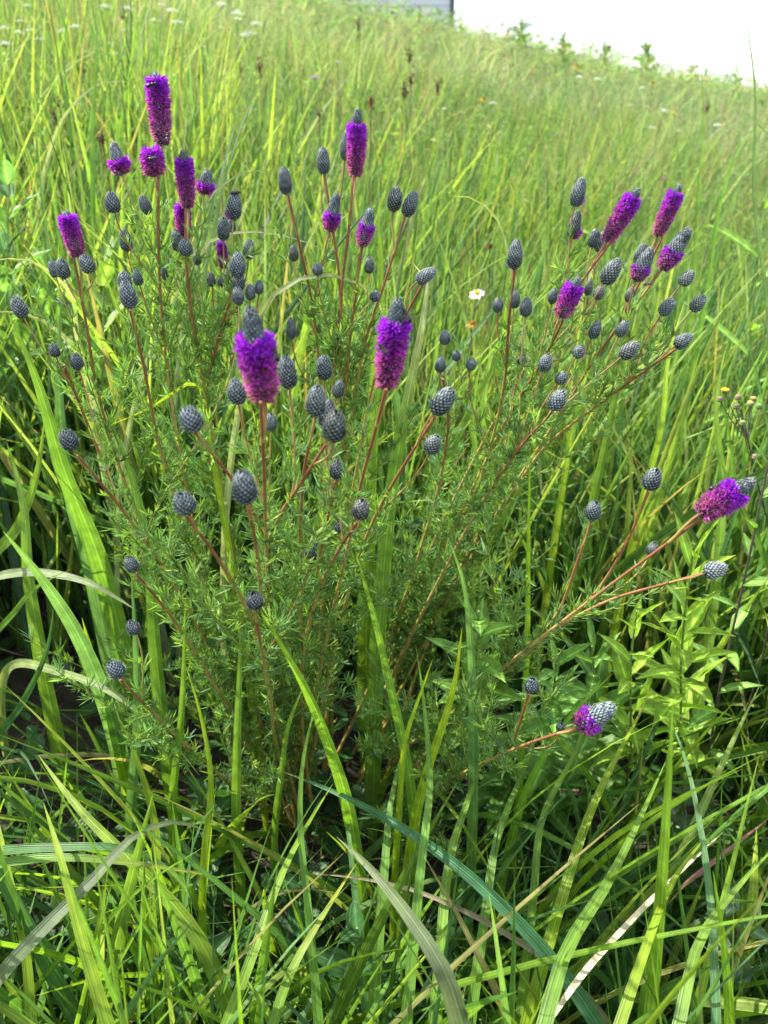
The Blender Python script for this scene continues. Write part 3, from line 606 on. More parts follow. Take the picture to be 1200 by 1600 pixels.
for (pts, wd, col, lab, kw) in [
 ([(200,1290,.95),(190,1190,.85),(160,1080,.75),(110,970,.66),(55,890,.6),(5,830,.56)], 30, BL, 'broad blue-green grass blade slanting up to the left edge over the bare soil', {}),
 ([(188,1180,.84),(160,1080,.76),(128,965,.7)], 18, YG, 'short lime grass blade hugging the broad blue-green one', {}),
 ([(180,960,.86),(150,860,.8),(95,720,.72),(60,600,.68),(20,500,.66)], 34, BG, 'wide green blade left of the lowest left grey cones', {}),
 ([(165,1000,.9),(140,880,.84),(108,760,.78),(92,600,.74),(95,470,.72)], 24, BL, 'upright blue-green blade behind the small cones at left', {}),
 ([(542,1250,0.666),(515,1165,0.594),(470,1060,0.522),(408,955,0.468)], 27, (.17,.33,.04), 'bright green blade crossing the front centre below the small lone cone', {'twist': .5}),
 ([(636,1190,0.672),(612,1080,0.608),(585,965,0.552),(552,850,0.504)], 20, BG, 'long green blade in the middle leaning left', {}),
 ([(740,1160,0.656),(735,1000,0.576),(722,900,0.528),(700,840,0.504)], 21, BL, 'upright blue-green blade in front of the broad-leaved weed', {}),
 ([(668,1205,0.640),(690,1140,0.600),(710,1070,0.560),(722,980,0.520)], 19, YG, 'lime blade leaning right at the centre', {}),
 ([(624,1270,0.672),(638,1140,0.592),(655,1090,0.560),(676,1030,0.528)], 13, YG, 'slim lime blade beside the leaning centre blade', {}),
 ([(725,1610,.46),(680,1490,.44),(600,1380,.46),(526,1308,.50)], 46, GY, 'wide grey-green blade in the foreground running to the bottom edge', {'twist': .4}),
 ([(-20,1550,.5),(70,1450,.5),(150,1370,.52),(205,1310,.54),(265,1285,.56),(325,1300,.58)], 25, GY, 'grey arching blade at the lower left over the other blades', {}),
 ([(-30,1356,.55),(90,1340,.54),(230,1352,.54),(340,1370,.56)], 19, BG, 'level green blade with a yellow tip at the lower left', {'dry': (.42,.42,.08)}),
 ([(-30,1335,.6),(80,1325,.58),(210,1330,.58),(270,1365,.6),(310,1440,.64)], 16, BL, 'blue-green blade bending down at its tip in the lower left', {}),
 ([(172,1610,.48),(135,1490,.49),(95,1340,.52),(68,1255,.56)], 26, YG, 'bright yellow-green blade rising from the bottom left corner', {}),
 ([(370,1600,.6),(300,1450,.6),(210,1350,.62),(130,1270,.65),(60,1180,.7)], 24, (.22,.34,.04), 'long yellow-green blade slanting across the grey arching one', {}),
 ([(50,1600,.55),(40,1480,.56),(15,1370,.58),(-10,1250,.62)], 18, YG, 'lime blade standing at the left edge near the bottom', {}),
 ([(355,1600,.5),(400,1480,.52),(435,1380,.55),(520,1225,.62)], 20, (.20,.34,.04), 'slender bright blade rising from the bottom left of centre', {}),
 ([(425,1610,.5),(455,1520,.51),(500,1440,.53),(558,1348,.57)], 26, (.15,.29,.05), 'folded green blade with a yellow tip next to the wide grey-green one', {'dry': (.45,.40,.06), 'twist': .8}),
 ([(800,1430,0.558),(730,1365,0.576),(640,1300,0.612),(550,1250,0.648),(440,1205,0.702)], 22, (.06,.17,.08), 'teal blade crossing the shade under the clover', {}),
 ([(840,1490,.6),(740,1430,.6),(660,1395,.62),(560,1372,.66),(480,1365,.7)], 10, (.19,.17,.11), 'brownish withered blade lying across the shaded grass', {'mat': M_DRY}),
 ([(795,1610,.46),(780,1500,.48),(763,1390,.52)], 22, (.16,.31,.04), 'bright blade pointing up at the bottom right of centre', {}),
 ([(850,1610,.46),(880,1500,.49),(950,1380,.54),(1040,1190,.62)], 26, (.15,.28,.045), 'thick green blade slanting right at the lower right', {}),
 ([(970,1600,.46),(1010,1480,.49),(1050,1380,.53),(1110,1300,.57)], 22, YG, 'lime blade near the pale straw at the lower right', {}),
 ([(1060,1610,.45),(1090,1480,.48),(1150,1390,.52),(1215,1320,.55)], 24, (.17,.30,.05), 'green blade curving toward the lower right edge', {}),
 ([(1120,1600,.5),(1110,1400,.54),(1075,1200,.6),(1045,1120,.66)], 15, (.10,.21,.09), 'blue-green blade bending left above the grey-leaved seedling', {}),
 ([(598,910,0.791),(612,770,0.740),(640,610,0.688),(664,480,0.654),(668,435,0.645),(660,416,0.641),(645,411,0.636)], 30, (.15,.28,.05), 'tall broad blade with its tip folded over beside the second violet head', {'dry': (.5,.5,.35)}),
 ([(575,850,0.900),(580,700,0.846),(590,560,0.792),(596,420,0.756),(590,330,0.738)], 28, (.18,.31,.04), 'broad upright blade behind the second violet head', {}),
 ([(390,560,0.671),(408,490,0.640),(440,450,0.624),(490,430,0.624),(540,434,0.624),(590,470,0.640),(604,520,0.655)], 14, PL, 'pale arching blade behind the centre cones', {}),
 ([(300,420,0.765),(330,375,0.748),(400,362,0.739),(460,372,0.739),(515,395,0.748)], 9, PL, 'thin pale blade arching between the left and centre flowers', {}),
 ([(120,520,.85),(105,450,.8),(60,412,.78),(-20,408,.78)], 13, PL, 'pale blade arching out of the left edge', {}),
 ([(140,600,.84),(110,535,.8),(60,497,.78),(-20,488,.78)], 17, (.24,.30,.17), 'broader grey-green arch just under the pale left one', {}),
 ([(300,460,.95),(325,350,.92),(355,240,.92),(375,170,.93)], 9, (.09,.18,.09), 'dark thin blade standing behind the left flowers', {}),
 ([(318,440,1.0),(340,330,.97),(372,210,.96),(412,118,.97)], 8, (.12,.2,.1), 'thin blade crossing the dark one and leaning right', {}),
 ([(300,420,.8),(320,320,.78),(350,285,.78),(400,267,.78),(440,266,.79)], 9, GY, 'grey blade arching above the left cones', {}),
 ([(145,260,1.3),(148,150,1.28),(150,60,1.27),(140,35,1.27),(118,28,1.27)], 9, BG, 'tall blade with a hooked tip standing at the upper left', {}),
 ([(60,330,1.4),(75,250,1.35),(110,170,1.3),(160,130,1.3),(205,128,1.3)], 9, PL, 'pale blade arching over the grass at the upper left', {}),
 ([(1085,420,1.2),(1092,300,1.15),(1100,180,1.12),(1095,95,1.1)], 10, (.16,.28,.06), 'upright blade breaking the skyline at the upper right', {}),
 ([(1200,480,1.0),(1178,300,.98),(1180,140,.96),(1160,0,.95)], 8, (.13,.22,.07), 'long thin blade against the white sky at the right edge', {}),
 ([(1110,420,1.1),(1130,300,1.06),(1165,215,1.04),(1215,165,1.03)], 11, BG, 'green blade arching right below the skyline', {}),
 ([(800,430,1.0),(775,340,.97),(745,312,.96),(700,306,.96)], 8, PL, 'pale bent blade behind the middle of the meadow', {}),
 ([(1010,760,.95),(1035,660,.92),(1045,560,.92),(1070,470,.92)], 13, YG, 'lime upright blade right of the right-hand cones', {}),
 ([(825,960,0.779),(826,850,0.754),(828,700,0.722)], 11, (.22,.38,.03), 'narrow vivid blade upright between the two right-hand clovers', {}),
 ([(370,1270,0.720),(372,1130,0.640),(378,960,0.592)], 17, (.15,.28,.045), 'upright blade in front of the left clover foliage', {}),
 ([(270,1260,0.720),(285,1100,0.640),(290,930,0.592)], 14, (.17,.31,.04), 'upright green blade left of the clover base', {}),
 ([(205,1300,0.765),(215,1120,0.680),(212,1000,0.637),(205,890,0.612)], 18, BL, 'blue-green blade under the two lowest left cones', {}),
 ([(-20,905,.80),(60,895,.76),(140,912,.74),(215,955,.74)], 12, PL, 'pale blade lying level over the bare soil at the left edge', {'to_ground': False}),
 ([(20,1040,.82),(90,1050,.74),(170,1080,.70),(250,1140,.68),(312,1212,.68)], 15, (.26,.33,.13), 'pale yellowish blade arching over the lower left of the clover', {}),
 ([(-20,1010,.86),(20,960,.80),(60,915,.76),(110,890,.74)], 12, BG, 'green blade rising out of the left edge over the bare soil', {}),
 ([(-10,1170,.80),(40,1090,.74),(75,1010,.70),(85,940,.68)], 13, DG, 'dark green blade crossing the bare soil at the left', {}),
 ([(-20,880,.90),(30,820,.84),(60,730,.80),(70,650,.78)], 20, (.18,.31,.05), 'bright blade at the left edge above the bare soil', {}),
 ([(430,1300,.8),(440,1210,.72),(455,1120,.66),(485,1050,.63)], 12, (.16,.30,.05), 'bright narrow blade over the base of the nearest clover', {}),
 ([(800,1310,.78),(830,1220,.72),(900,1110,.66),(960,1050,.64)], 15, BG, 'green blade crossing behind the lower right violet stalk', {}),
 ([(590,1500,.62),(600,1380,.64),(612,1250,.68),(640,1140,.72)], 17, BG, 'upright green blade beside the base of the wide grey-green one', {}),
 ([(690,1480,.6),(700,1360,.63),(735,1240,.68),(770,1150,.72)], 18, (.18,.32,.05), 'bright blade leaning right under the broad-leaved weed', {}),
 ([(760,1420,.62),(775,1320,.65),(820,1200,.7),(850,1120,.74)], 15, BG, 'green blade crossing below the small lone dark cone', {}),
 ([(880,1400,.62),(915,1290,.65),(965,1180,.7),(1010,1100,.74)], 17, YG, 'lime blade slanting right just below the lower right violet head', {}),
 ([(835,1390,.66),(845,1290,.68),(905,1160,.72),(925,1080,.75)], 13, (.17,.30,.05), 'slim blade rising behind the lower right violet head', {}),
 ([(560,1440,.66),(548,1330,.68),(540,1230,.72)], 14, BL, 'blue-green blade standing under the middle of the clover', {}),
 ([(660,1340,0.576),(672,1230,0.600),(665,1120,0.608),(650,1010,0.608)], 17, BG, 'upright blade in the lower middle of the clover foliage', {}),
 ([(480,1400,0.560),(470,1300,0.576),(475,1180,0.576),(500,1080,0.576)], 15, BG, 'upright blade left of the middle in the clover foliage', {}),
 ([(320,1330,0.640),(330,1220,0.623),(312,1110,0.607),(290,1040,0.590)], 13, YG, 'lime blade in the lower left clover foliage', {}),
 ([(240,1420,.68),(245,1310,.7),(215,1190,.7),(180,1110,.7)], 16, YG, 'lime blade leaning left above the grey arching blade', {}),
 ([(880,760,1.0),(900,640,.97),(940,520,.95)], 12, YG, 'lime blade among the right-hand grey cones', {}),
 ([(1120,900,.95),(1130,760,.92),(1120,620,.9),(1135,540,.9)], 16, (.17,.30,.05), 'green blade left of the thin budding weed', {}),
 ([(740,880,.98),(748,760,.95),(740,640,.93),(752,560,.92)], 15, (.19,.33,.05), 'bright blade standing behind the four small middle cones', {}),
 ([(470,900,.95),(468,760,.92),(458,640,.9),(470,560,.9)], 14, BG, 'upright blade behind the cluster of front grey cones', {}),
 ([(240,980,0.765),(232,860,0.731),(205,740,0.714),(165,640,0.705)], 22, BG, 'broad blade leaning left among the left clover stems', {}),
 ([(60,1000,.85),(45,900,.82),(35,780,.8),(10,690,.8)], 22, (.18,.32,.05), 'bright broad blade at the left edge below the leftmost cone', {}),
 ([(330,700,0.720),(310,600,0.698),(230,640,0.648),(170,665,0.619)], 13, YG, 'lime blade bent over sideways through the left clover', {}),
]: blade(pts, wd, col, lab, **kw)
blade([(850,1610,.5),(905,1530,.53),(985,1440,.57),(1060,1365,.62),(1130,1300,.66)], 8, (.55,.48,.33), 'pale dry straw lying slantwise at the lower right', 'straw_stalk', mat=M_DRY, to_ground=False, cat='straw')
blade([(1060,1390,.7),(1130,1335,.74),(1200,1280,.78)], 6, (.30,.14,.13), 'thin reddish dry stalk at the lower right edge', 'dry_stalk', mat=M_DRY, to_ground=False, cat='stalk')

# ---------------------------------------------------------------- broad-leaved plants
def leaf_obj(root, p, d, L, W, droop, col, prof='lance', name='leaf', nrmup=None):
    n = 12; t = np.linspace(0, 1, n); d = nrm(np.asarray(d, float)); c = p+d*L*t[:, None]+np.array([0, 0, -droop*L])*(t**2)[:, None]
    T = nrm(np.gradient(c, axis=0)); upv = np.array([0, 0, 1.])+rng.normal(size=3)*.25; S = nrm(np.cross(T, upv)); Nn = np.cross(S, T)
    if prof == 'lance': wp = np.sin(np.pi*np.clip(t*.95+.05, 0, 1)**.72)**1.1
    elif prof == 'oval': wp = np.sin(np.pi*np.clip(t*.97+.03, 0, 1)**.85)**.65
    wp = wp+.03; h = (W*.5*wp)[:, None]; u = [-1, -.55, 0, .55, 1]
    ph = rng.random()*6
    V = np.stack([c+S*h*x+Nn*h*(.35*abs(x)+.10*np.sin(t*17+x*3+ph)[:, None]*abs(x)) for x in u], 1).reshape(-1, 3)
    i = (np.arange(n-1)[:, None]*5+np.arange(4)[None]).ravel(); F = np.stack([i, i+1, i+6, i+5], 1)
    col = np.array(col)*(1+.12*rng.normal()); C = np.tile(col, (n*5, 1)).reshape(n, 5, 3); C[:, 2] = C[:, 2]*1.5+.02; C = C.reshape(-1, 3)*(1+.06*rng.normal(size=(n*5, 1)))
    U = np.stack([np.tile(np.linspace(0, 1, 5), n), np.repeat(t, 5)], 1)
    return link(mesh(name, V, F, np.clip(C, .01, .8), U, M_BROAD), name, root)
def leafy(name, label, cat, pts, nl, L, W, col, stemcol=(.14, .2, .05), prof='lance', droop=.35, srad=.0018, start=.2, ang=.9, group=None, top=True):
    w3 = [P(*p) for p in pts]; g0 = w3[0].copy(); z = float(ground(g0[0], g0[1]))
    if g0[2]-z > .01: g0 = g0+np.array([rng.normal()*.01, .02, 0]); g0[2] = z-.005; w3 = [g0]+w3
    root = empty(name, w3[0], label, cat, group); path = crom(w3, 40)
    mb = MB(); tube(mb, path, np.linspace(srad, srad*.5, 40), stemcol, 7); mb.build('stem', M_STEM, root)
    for k in range(nl):
        f = start+(1-start)*k/max(1, nl-1); j = min(38, int(f*39)); p = path[j]; T = nrm(path[j+1]-path[j]); th = k*2.4+.5
        a, b = perp(T[None]); O = math.cos(th)*a[0]+math.sin(th)*b[0]; up = .35+.5*f*ang
        s = 1-.45*max(0, f-.6)/.4
        leaf_obj(root, p, O*(1.1-.3*f)+T*up, L*s*(.8+.4*rng.random()), W*s*(.85+.3*rng.random()), droop*(1.1-f*.8)*(.6+.8*rng.random()), col, prof)
    return root
LL = (.26, .41, .05); ML = (.10, .22, .045); BGL = (.12, .22, .10)
leafy('leafy_plant', 'lime-green lance-leaved plant under the far right violet head', 'leafy plant', [(1060,1150,.92),(1065,1020,.80),(1075,920,.72),(1085,850,.68)], 34, .085, .022, LL, start=.35, ang=1.7, droop=.2)
leafy('leafy_plant', 'smaller lime leafy shoot left of the taller lance-leaved one', 'leafy plant', [(985,1180,.92),(985,1080,.82),(988,1010,.76),(995,955,.73)], 18, .070, .019, LL, start=.35, ang=1.7, droop=.2)
leafy('leafy_plant', 'leafy weed with a whorl of broad leaves in the middle right', 'leafy plant', [(745,1150,.85),(745,1050,.71),(748,955,.63)], 20, .075, .026, (.16,.31,.05), start=.5, ang=1.2)
leafy('leafy_plant', 'bushy leafy weed behind the small dark cone at the lower right', 'leafy plant', [(850,1200,.93),(862,1110,.82),(870,1030,.75)], 26, .075, .024, (.13,.27,.05), start=.2)
leafy('leafy_plant', 'spreading leafy weed with pale-edged leaves below the lower right violet head', 'leafy plant', [(800,1270,1.0),(800,1215,.93),(803,1180,.88)], 22, .075, .026, ML, start=.2, stemcol=(.2, .05, .04))
leafy('leafy_plant', 'leafy weed in the dark gap between right clover and lime plant', 'leafy plant', [(925,1190,1.0),(930,1100,.88),(925,1010,.80)], 24, .08, .023, (.13,.26,.05), start=.3)
leafy('leafy_plant', 'tall broad-leaved plant at the left edge of the photo', 'leafy plant', [(8,620,1.15),(10,500,1.1),(12,380,1.06),(14,270,1.04)], 18, .085, .040, (.12,.25,.07), prof='oval', start=.3, droop=.2, ang=1.4)
leafy('leafy_plant', 'pale green broad-leaved plant behind the leftmost violet head', 'leafy plant', [(70,640,1.2),(75,520,1.15),(85,430,1.12)], 14, .10, .045, (.16,.30,.07), prof='oval', start=.3, droop=.15, ang=1.6)
leafy('leafy_plant', 'light green leafy shoot between the left violet head and grey cones', 'leafy plant', [(160,620,1.05),(162,480,1.0),(160,370,.97)], 12, .075, .028, (.22,.36,.07), prof='oval', start=.45, droop=.1, ang=1.8)
leafy('leafy_plant', 'small grey-green woolly-leaved seedling at the lower right edge', 'seedling', [(1150,1500,.78),(1150,1450,.74),(1148,1410,.71)], 12, .055, .02, (.17,.26,.16), start=.2, prof='oval')
leafy('leafy_plant', 'low oval-leaved seedling on the soil near the right edge', 'seedling', [(1070,1290,.95),(1068,1250,.92),(1066,1225,.9)], 10, .05, .024, (.14,.22,.12), prof='oval', start=.1)
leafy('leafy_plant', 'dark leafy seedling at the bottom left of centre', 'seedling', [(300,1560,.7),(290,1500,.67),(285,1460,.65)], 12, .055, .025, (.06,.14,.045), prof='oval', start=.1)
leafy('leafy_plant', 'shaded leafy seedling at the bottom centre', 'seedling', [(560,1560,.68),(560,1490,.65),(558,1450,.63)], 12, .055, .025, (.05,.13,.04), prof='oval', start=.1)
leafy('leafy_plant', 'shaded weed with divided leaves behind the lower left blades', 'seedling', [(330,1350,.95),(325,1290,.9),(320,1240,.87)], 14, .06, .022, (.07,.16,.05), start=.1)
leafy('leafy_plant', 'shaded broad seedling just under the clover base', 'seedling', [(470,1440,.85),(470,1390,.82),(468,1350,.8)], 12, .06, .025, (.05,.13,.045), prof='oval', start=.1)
leafy('tall_weed', 'tall dark-stemmed weed with sparse narrow leaves at the right edge', 'weed', [(1095,1230,1.0),(1130,1050,.86),(1175,850,.76),(1205,700,.72)], 14, .05, .013, (.15,.29,.05), stemcol=(.07, .055, .04), start=.3, srad=.002)
leafy('tall_weed', 'tall lime stem with long curved leaves at the upper right', 'weed', [(1160,640,1.3),(1175,500,1.2),(1190,360,1.15),(1215,200,1.12)], 12, .13, .016, (.18,.32,.05), start=.3)
def bud_weed():
    pts = [(1200,820,.85),(1180,740,.82),(1165,670,.8),(1158,640,.8)]; w3 = [P(*p) for p in pts]; g0 = w3[0].copy(); g0[2] = float(ground(g0[0], g0[1])); w3 = [g0]+w3
    root = empty('budding_weed', g0, 'thin dark-stemmed weed with yellow and tan buds above the right violet head', 'weed')
    mb = MB(); main = crom(w3, 40); tube(mb, main, np.linspace(.0013, .0007, 40), (.05, .035, .03), 6)
    tips = [(1133,612,.8,1), (1153,622,.81,0), (1177,625,.8,2), (1172,632,.79,2), (1125,625,.8,0), (1160,662,.79,3), (1150,636,.8,0), (1180,715,.8,0), (1186,636,.81,3)]
    for x, y, d, k in tips:
        p = P(x, y, d); j = 37 if y < 660 else 33; t = np.linspace(0, 1, 10)[:, None]; q = main[j]; m = (p+q)/2+np.array([0, 0, -.006]); tube(mb, (1-t)**2*q+2*t*(1-t)*m+t**2*p, .0005, (.06, .06, .03), 5)
    mb.build('stem', M_STEM, root)
    for x, y, d, k in tips:
        c = [(.25, .17, .13), (.62, .42, .03), (.45, .36, .13), (.2, .28, .1)][k]; b = MB()
        p = P(x, y, d); blob(b, p, (0, 0, 1), .0034, .005, (.14, .18, .06), 10, 6); blob(b, p+np.array([0, 0, .002]), (0, 0, 1), .0045 if k == 1 else .0032, .004, c, 10, 6)
        n = 40; dd = nrm(rdirs(n)*.8+[0, 0, .6]); V, F, C, U = ribbons(np.tile(p, (n, 1)), dd, nrm(np.cross(dd, rdirs(n))), np.full(n, .0048), np.full(n, .0009), np.zeros((n, 3)), 1, np.tile(c, (n, 1)), np.tile(c, (n, 1)), across=2, prof='needle'); b.add(V, F, C, U)
        b.build('bud', M_DRY, root)
bud_weed()

# ---------------------------------------------------------------- small wildflowers of the meadow
def stalk_down(p, root, rad=.001, col=(.12, .17, .05)):
    b = p.copy(); b[0] += rng.normal()*.02; b[1] += .03; b[2] = float(ground(b[0], b[1]))-.005
    t = np.linspace(0, 1, 12)[:, None]; m = np.array([b[0], b[1], p[2]*.6+b[2]*.4]); mb = MB(); tube(mb, (1-t)**2*b+2*t*(1-t)*m+t**2*p, np.linspace(rad*1.4, rad, 12), col, 5); return b, mb
def daisy(px, py, y, r, pc, cc, name, label, cat, npet=16, group=None, dry=False, tilt=(0, -.4, 1)):
    d = y; p = P(px, py, d); ax = nrm(np.array(tilt, float)+rng.normal(size=3)*.2); b, mb = stalk_down(p, None, .0011 if d < 2 else .0016, (.12, .15, .05) if not dry else (.13, .08, .05))
    root = empty(name, b, label, cat, group); mb.build('stem', M_STEM, root)
    a1, a2 = perp(ax[None]); a1, a2 = a1[0], a2[0]
    if npet:
        q = MB(); th = np.arange(npet)*6.283/npet+rng.normal(size=npet)*.08; D = nrm(np.cos(th)[:, None]*a1+np.sin(th)[:, None]*a2+ax*rng.normal(size=(npet, 1))*.12+ax*(-.25 if dry else .0))
        V, F, C, U = ribbons(np.tile(p, (npet, 1)), D, nrm(np.cross(D, np.tile(ax, (npet, 1)))), r*(.85+.3*rng.random(npet)), np.full(npet, r*.32), np.tile(-ax*r*.2, (npet, 1)), 3, np.tile(pc, (npet, 1)), np.tile(pc, (npet, 1)), prof='petal', fold=.1); q.add(V, F, C, U); q.build('petals', M_WHITE, root)
    c = MB(); blob(c, p+ax*r*.1, ax, r*.36, r*.42, cc, 12, 7)
    n = 60; o = nrm(rdirs(n)+ax*.9); pp = p+ax*r*.1+o*r*.26; V, F, C, U = ribbons(pp, o, nrm(np.cross(o, rdirs(n))), np.full(n, r*.16), np.full(n, r*.07), np.zeros((n, 3)), 1, np.tile(cc, (n, 1)), np.tile(np.array(cc)*1.3, (n, 1)), across=2, prof='needle'); c.add(V, F, C, U)
    c.build('flower_centre', M_DRY, root); return root
daisy(745,458,1.15,.012,(.80,.78,.72),(.65,.40,.02),'daisy','small white daisy with a yellow centre behind the clover','daisy',18)
daisy(738,505,1.1,.011,(.38,.26,.06),(.30,.10,.02),'faded_flower','fading orange-brown flower on its stalk below the daisy','wildflower',10,dry=True)
daisy(765,383,1.35,.009,(.12,.06,.03),(.07,.035,.02),'faded_flower','dark dried flower head above the daisy','wildflower',10,dry=True)
daisy(397,497,1.0,.0,(.4,.2,.0),(.45,.2,.02),'faded_flower','hidden orange flower','wildflower',0) if False else None
for (x, y, d, r, pc, cc, lab) in [(145,325,1.35,.009,(.06,.03,.02),(.10,.05,.02),'dark dried flower left of the left clover, nearer the violet head'),(170,340,1.3,.009,(.40,.20,.03),(.25,.10,.02),'orange and brown dried flower beside the upper left cones'),
  (80,172,1.9,.012,(.55,.33,.02),(.10,.05,.02),'yellow-orange flower in the grass at the upper left'),(192,97,2.6,.016,(.62,.38,.02),(.10,.05,.02),'yellow flower with a dark centre near the top left'),
  (756,154,2.6,.015,(.60,.33,.02),(.06,.03,.02),'orange-yellow flower with a dark centre at the top middle'),(901,104,4.5,.03,(.62,.40,.02),(.15,.08,.02),'yellow flower just under the skyline, left one'),
  (1020,130,4.2,.03,(.62,.42,.03),(.15,.08,.02),'yellow flower just under the skyline, right one'),(1055,174,3.2,.02,(.60,.42,.03),(.15,.08,.02),'small yellow flower lower on the right slope')]:
    dd = hdepth(x, y, .46) if y < 200 else d; r *= max(1, dd/d)*.8; daisy(x, y, dd, r, pc, cc, 'yellow_flower' if pc[0] > .5 else 'faded_flower', lab, 'wildflower', 11, 'yellow and faded flowers in the meadow', dry=True)
def umbel(px, py, d, r, label, col=(.80,.82,.78), name='white_wildflower', cat='wildflower', group='small white wildflowers up the slope'):
    p = P(px, py, d); b, mb = stalk_down(p, None, .0016, (.12, .17, .06)); root = empty(name, b, label, cat, group)
    n = 9; th = np.arange(n)*2.4; rr = r*np.sqrt(np.arange(n)/n)
    E = p+np.stack([rr*np.cos(th), rr*np.sin(th), r*.35-rr*.3], 1)
    for e in E: tube(mb, np.array([p-[0, 0, r*.5], (p+e)/2, e]), .0008, (.14, .2, .07), 4)
    mb.build('stem', M_STEM, root)
    q = MB(); m = n*14; c = np.repeat(E, 14, 0)+rng.normal(size=(m, 3))*r*.17*[1, 1, .4]; D = nrm(rdirs(m)+[0, 0, .5])
    V, F, C, U = ribbons(c, D, nrm(np.cross(D, rdirs(m))), np.full(m, r*.16), np.full(m, r*.16), np.zeros((m, 3)), 2, np.tile(col, (m, 1)), np.tile(col, (m, 1)), across=2, prof='petal'); q.add(V, F, C, U)
    q.build('blossom', M_WHITE, root)
for (x, y) in [(42,10),(8,45),(28,52),(48,48),(32,34),(60,62),(8,70),(118,43),(100,50),(165,12),(170,70),(135,82),(178,85),(195,48),(252,8),(268,18),(276,36),(241,33),(345,8),(370,22),(370,30),(345,44),(400,38),(392,54),(382,56),(200,15),
  (528,97),(694,170),(788,108),(905,121),(933,124),(770,162),(1038,174),(985,165),(1003,138),(1060,205),(1018,200),(1120,196)]:
    where = ('near the top left corner' if x < 90 else 'between the top left corner and the hooked grass blade' if x < 215 else 'above the tallest violet head near the top edge' if x < 330 else 'near the top edge left of the building' if x < 500 else 'in the grass below the building' if x < 750 else 'just under the skyline' if y < 150 else 'on the upper right slope below the skyline')
    dd = hdepth(x, y, .44+.1*rng.random()); umbel(x, y, dd, .0068*min(dd, 7)*(.6+.6*rng.random())*(.7 if x > 500 else 1), 'small white flower cluster '+where, group='white wildflowers '+where)
umbel(492,122,3.4,.02,'faint lilac flower at the top middle of the slope',(.5,.35,.55),'lilac_wildflower')
umbel(78,232,1.6,.014,'faded pink flower tuft low at the upper left',(.55,.38,.42),'pink_wildflower')
umbel(1038,280,1.9,.006,'tiny magenta flower speck above the right-hand violet head',(.5,.08,.5),'pink_wildflower')
def seedhead(px, py, d, s, label, col=(.085, .045, .03), group='brown seed heads in the meadow'):
    p = P(px, py, d); b, mb = stalk_down(p, None, .0011, (.12, .08, .04)); root = empty('brown_seedhead', b, label, 'seed head', group); mb.build('stem', M_STEM, root)
    q = MB(); n = 26; c = p+rng.normal(size=(n, 3))*s*[.25, .25, .55]; D = nrm(rdirs(n)*.7+[0, 0, .8])
    blob(q, p, (0, 0, 1), s*.22, s*1.2, col, 8, 6)
    V, F, C, U = ribbons(c, D, nrm(np.cross(D, rdirs(n))), np.full(n, s*.55), np.full(n, s*.24), np.zeros((n, 3)), 2, np.tile(col, (n, 1)), np.tile(np.array(col)*1.8, (n, 1)), prof='oval'); q.add(V, F, C, U); q.build('seeds', M_DRY, root)
seedhead(580,160,1.5,.012,'reddish brown seed head above the middle flowers, right of a pair', (.12,.045,.03))
seedhead(499,180,1.5,.010,'brown seed head above the middle flowers, left of a pair')
for (x, y) in [(92,162),(85,180),(98,186),(110,176),(152,212),(203,172),(240,170),(128,108),(195,30),(275,80),(160,218),(313,118),(315,113),(375,105),(405,108),(560,40),(640,90),(632,148),(642,125),(684,138),(1105,170),(560,60),(655,28),(612,20)]:
    where = ('left of the tallest violet head' if x < 215 and y > 90 else 'at the top near the left half' if x < 300 else 'right of the tallest violet head' if x < 450 else 'close under the building' if y < 80 else 'below the building on the upper slope' if x < 800 else 'at the right end of the slope')
    dd = hdepth(x, y, .50+.06*rng.random()); seedhead(x, y, dd, .0085*min(dd, 6)*(.8+.5*rng.random()), 'small dark brown seed head on a thin stalk '+where, group='brown seed heads '+where)
# weeds on the skyline
for (x, y, d, nl, L, W, lab) in [(815,62,6.0,26,.16,.05,'dark leafy weed standing up on the skyline'),(845,100,5.5,26,.15,.045,'bushy weed left of the middle skyline'),(720,50,8.0,20,.18,.05,'weed on the skyline beside the grey building'),
   (945,100,7.,24,.18,.05,'leafy weed on the skyline right of the middle'),(1010,98,7.,22,.16,.05,'rounded weed on the skyline below the white sky'),(1080,118,6.5,20,.14,.04,'low weed on the skyline toward the right'),(1150,130,5.5,24,.13,.04,'weed at the right end of the skyline'),(1190,215,3.0,24,.09,.03,'dark leafy weed at the right edge under the skyline'),(880,78,8.,20,.17,.05,'small weed between the skyline plants')]:
    d = hdepth(x, y, -9, 7., 19.); k = d/7*(.7+.6*rng.random()); p = [(x, y+60, d), (x, y+30, d), (x, y-24, d)]; leafy('skyline_weed', lab, 'weed', p, int(nl*1.5), L*.8*k, W*.9*k, (.10,.17,.05), start=.35, srad=.004, prof='oval', group='weeds standing on the skyline')
umbel(826,42,hdepth(826,42,-9,7.,19.)-.1,.14,'flat pale green flower head topping the skyline weed',(.30,.36,.25),'flat_flower_head')
umbel(807,48,hdepth(807,48,-9,7.,19.)-.1,.13,'second flat pale flower head left of the one on the skyline weed',(.30,.36,.25),'flat_flower_head')

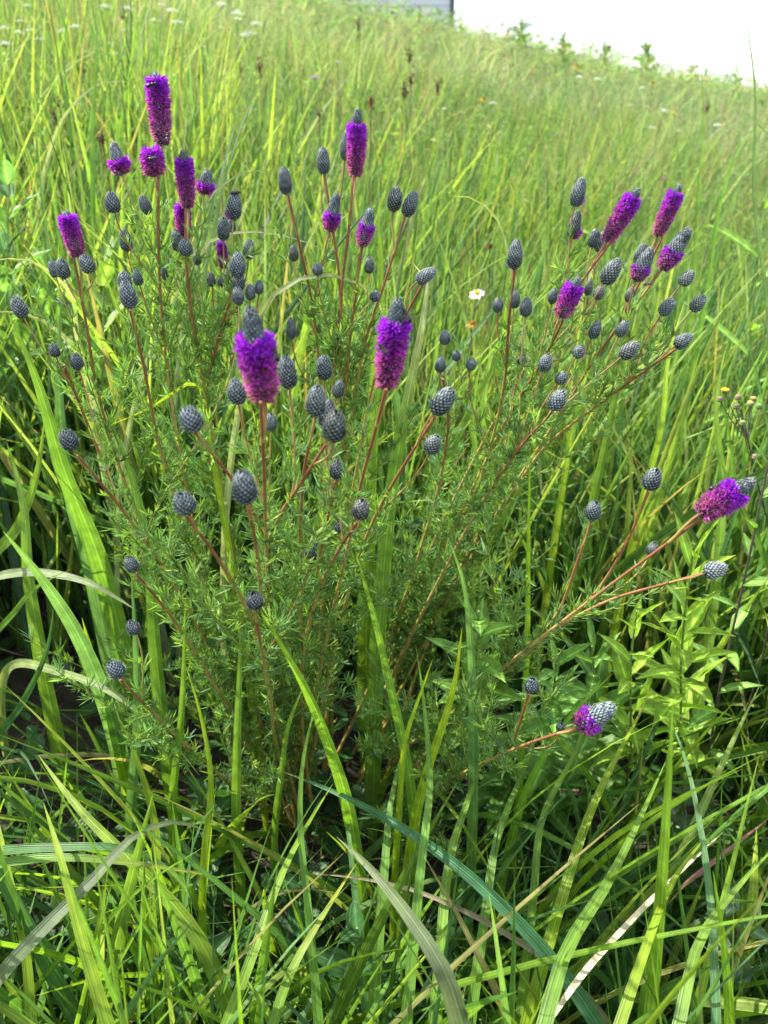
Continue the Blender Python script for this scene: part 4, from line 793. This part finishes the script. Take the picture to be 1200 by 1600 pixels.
# ---------------------------------------------------------------- insects on the flower heads
def insect(px, py, d, s, ang, label, wings=True, col=(.012, .012, .014)):
    c = P(px, py, d-.004); s *= 1.2; a = R_(ang); ax = nrm(np.array([math.cos(a), -.15, math.sin(a)])); root = empty('bee' if wings else 'beetle', c, label, 'bee' if wings else 'beetle', 'insects on the flower heads')
    b = MB(); blob(b, c-ax*s*.28, ax, s*.17, s*.55, col, 12, 8); blob(b, c+ax*s*.12, ax, s*.15, s*.30, (.03, .025, .018) if wings else col, 12, 8); blob(b, c+ax*s*.34, ax, s*.11, s*.18, col, 10, 6)
    b.build('body', M_INSECT, root); back = nrm(np.array([0, -.8, .6])-ax*np.dot([0, -.8, .6], ax)); sd = np.cross(ax, back)
    for sg in (1, -1):
        if wings:
            D = nrm(-ax+sd*sg*.45+back*.35)[None]; V, F, C, U = ribbons((c+ax*s*.1+back*s*.12)[None], D, nrm(np.cross(D, back[None])), np.array([s*.5]), np.array([s*.18]), np.zeros((1, 3)), 6, np.ones((1, 3))*.4, np.ones((1, 3))*.4, prof='oval', fold=.05)
            w_ = MB(); w_.add(V, F, C, U); w_.build('wing', M_WING, root)
        for k in (-.1, .08, .24):
            p0 = c+ax*s*k+sd*sg*s*.1; l = MB(); tube(l, np.array([p0, p0+sd*sg*s*.16-back*s*.02, p0+sd*sg*s*.22-back*s*.18]), s*.015, col, 4); l.build('leg', M_INSECT, root)
        l = MB(); p0 = c+ax*s*.42; tube(l, np.array([p0, p0+ax*s*.1+sd*sg*s*.06, p0+ax*s*.17+sd*sg*s*.1+back*s*.02]), s*.01, col, 4); l.build('antenna', M_INSECT, root)
insect(237,132,.548,.0065,15,'small black beetle at the top of the tallest violet head',False)
insect(262,214,.552,.0065,70,'dark bee at the foot of the tallest violet head')
insect(431,552,.383,.0068,100,'black bee behind the right side of the nearest violet head')
insect(635,492,.425,.0080,115,'slender black bee at the grey tip of the second violet head')
insect(597,545,.418,.0065,120,'black bee clinging to the left side of the second violet head',True)
insect(369,301,.575,.0070,5,'black beetle on top of a grey cone at the left',False)
insect(185,271,.56,.0050,-30,'tiny dark beetle under the purple skirt of the upper left cone',False)
insect(239,247,.555,.0055,10,'dark bee in the middle of the round violet head')
insect(1118,760,.492,.0065,35,'black bee on the upper edge of the far right violet head')
insect(1012,444,.60,.0050,10,'small black bee under a purple-skirted cone at the right')
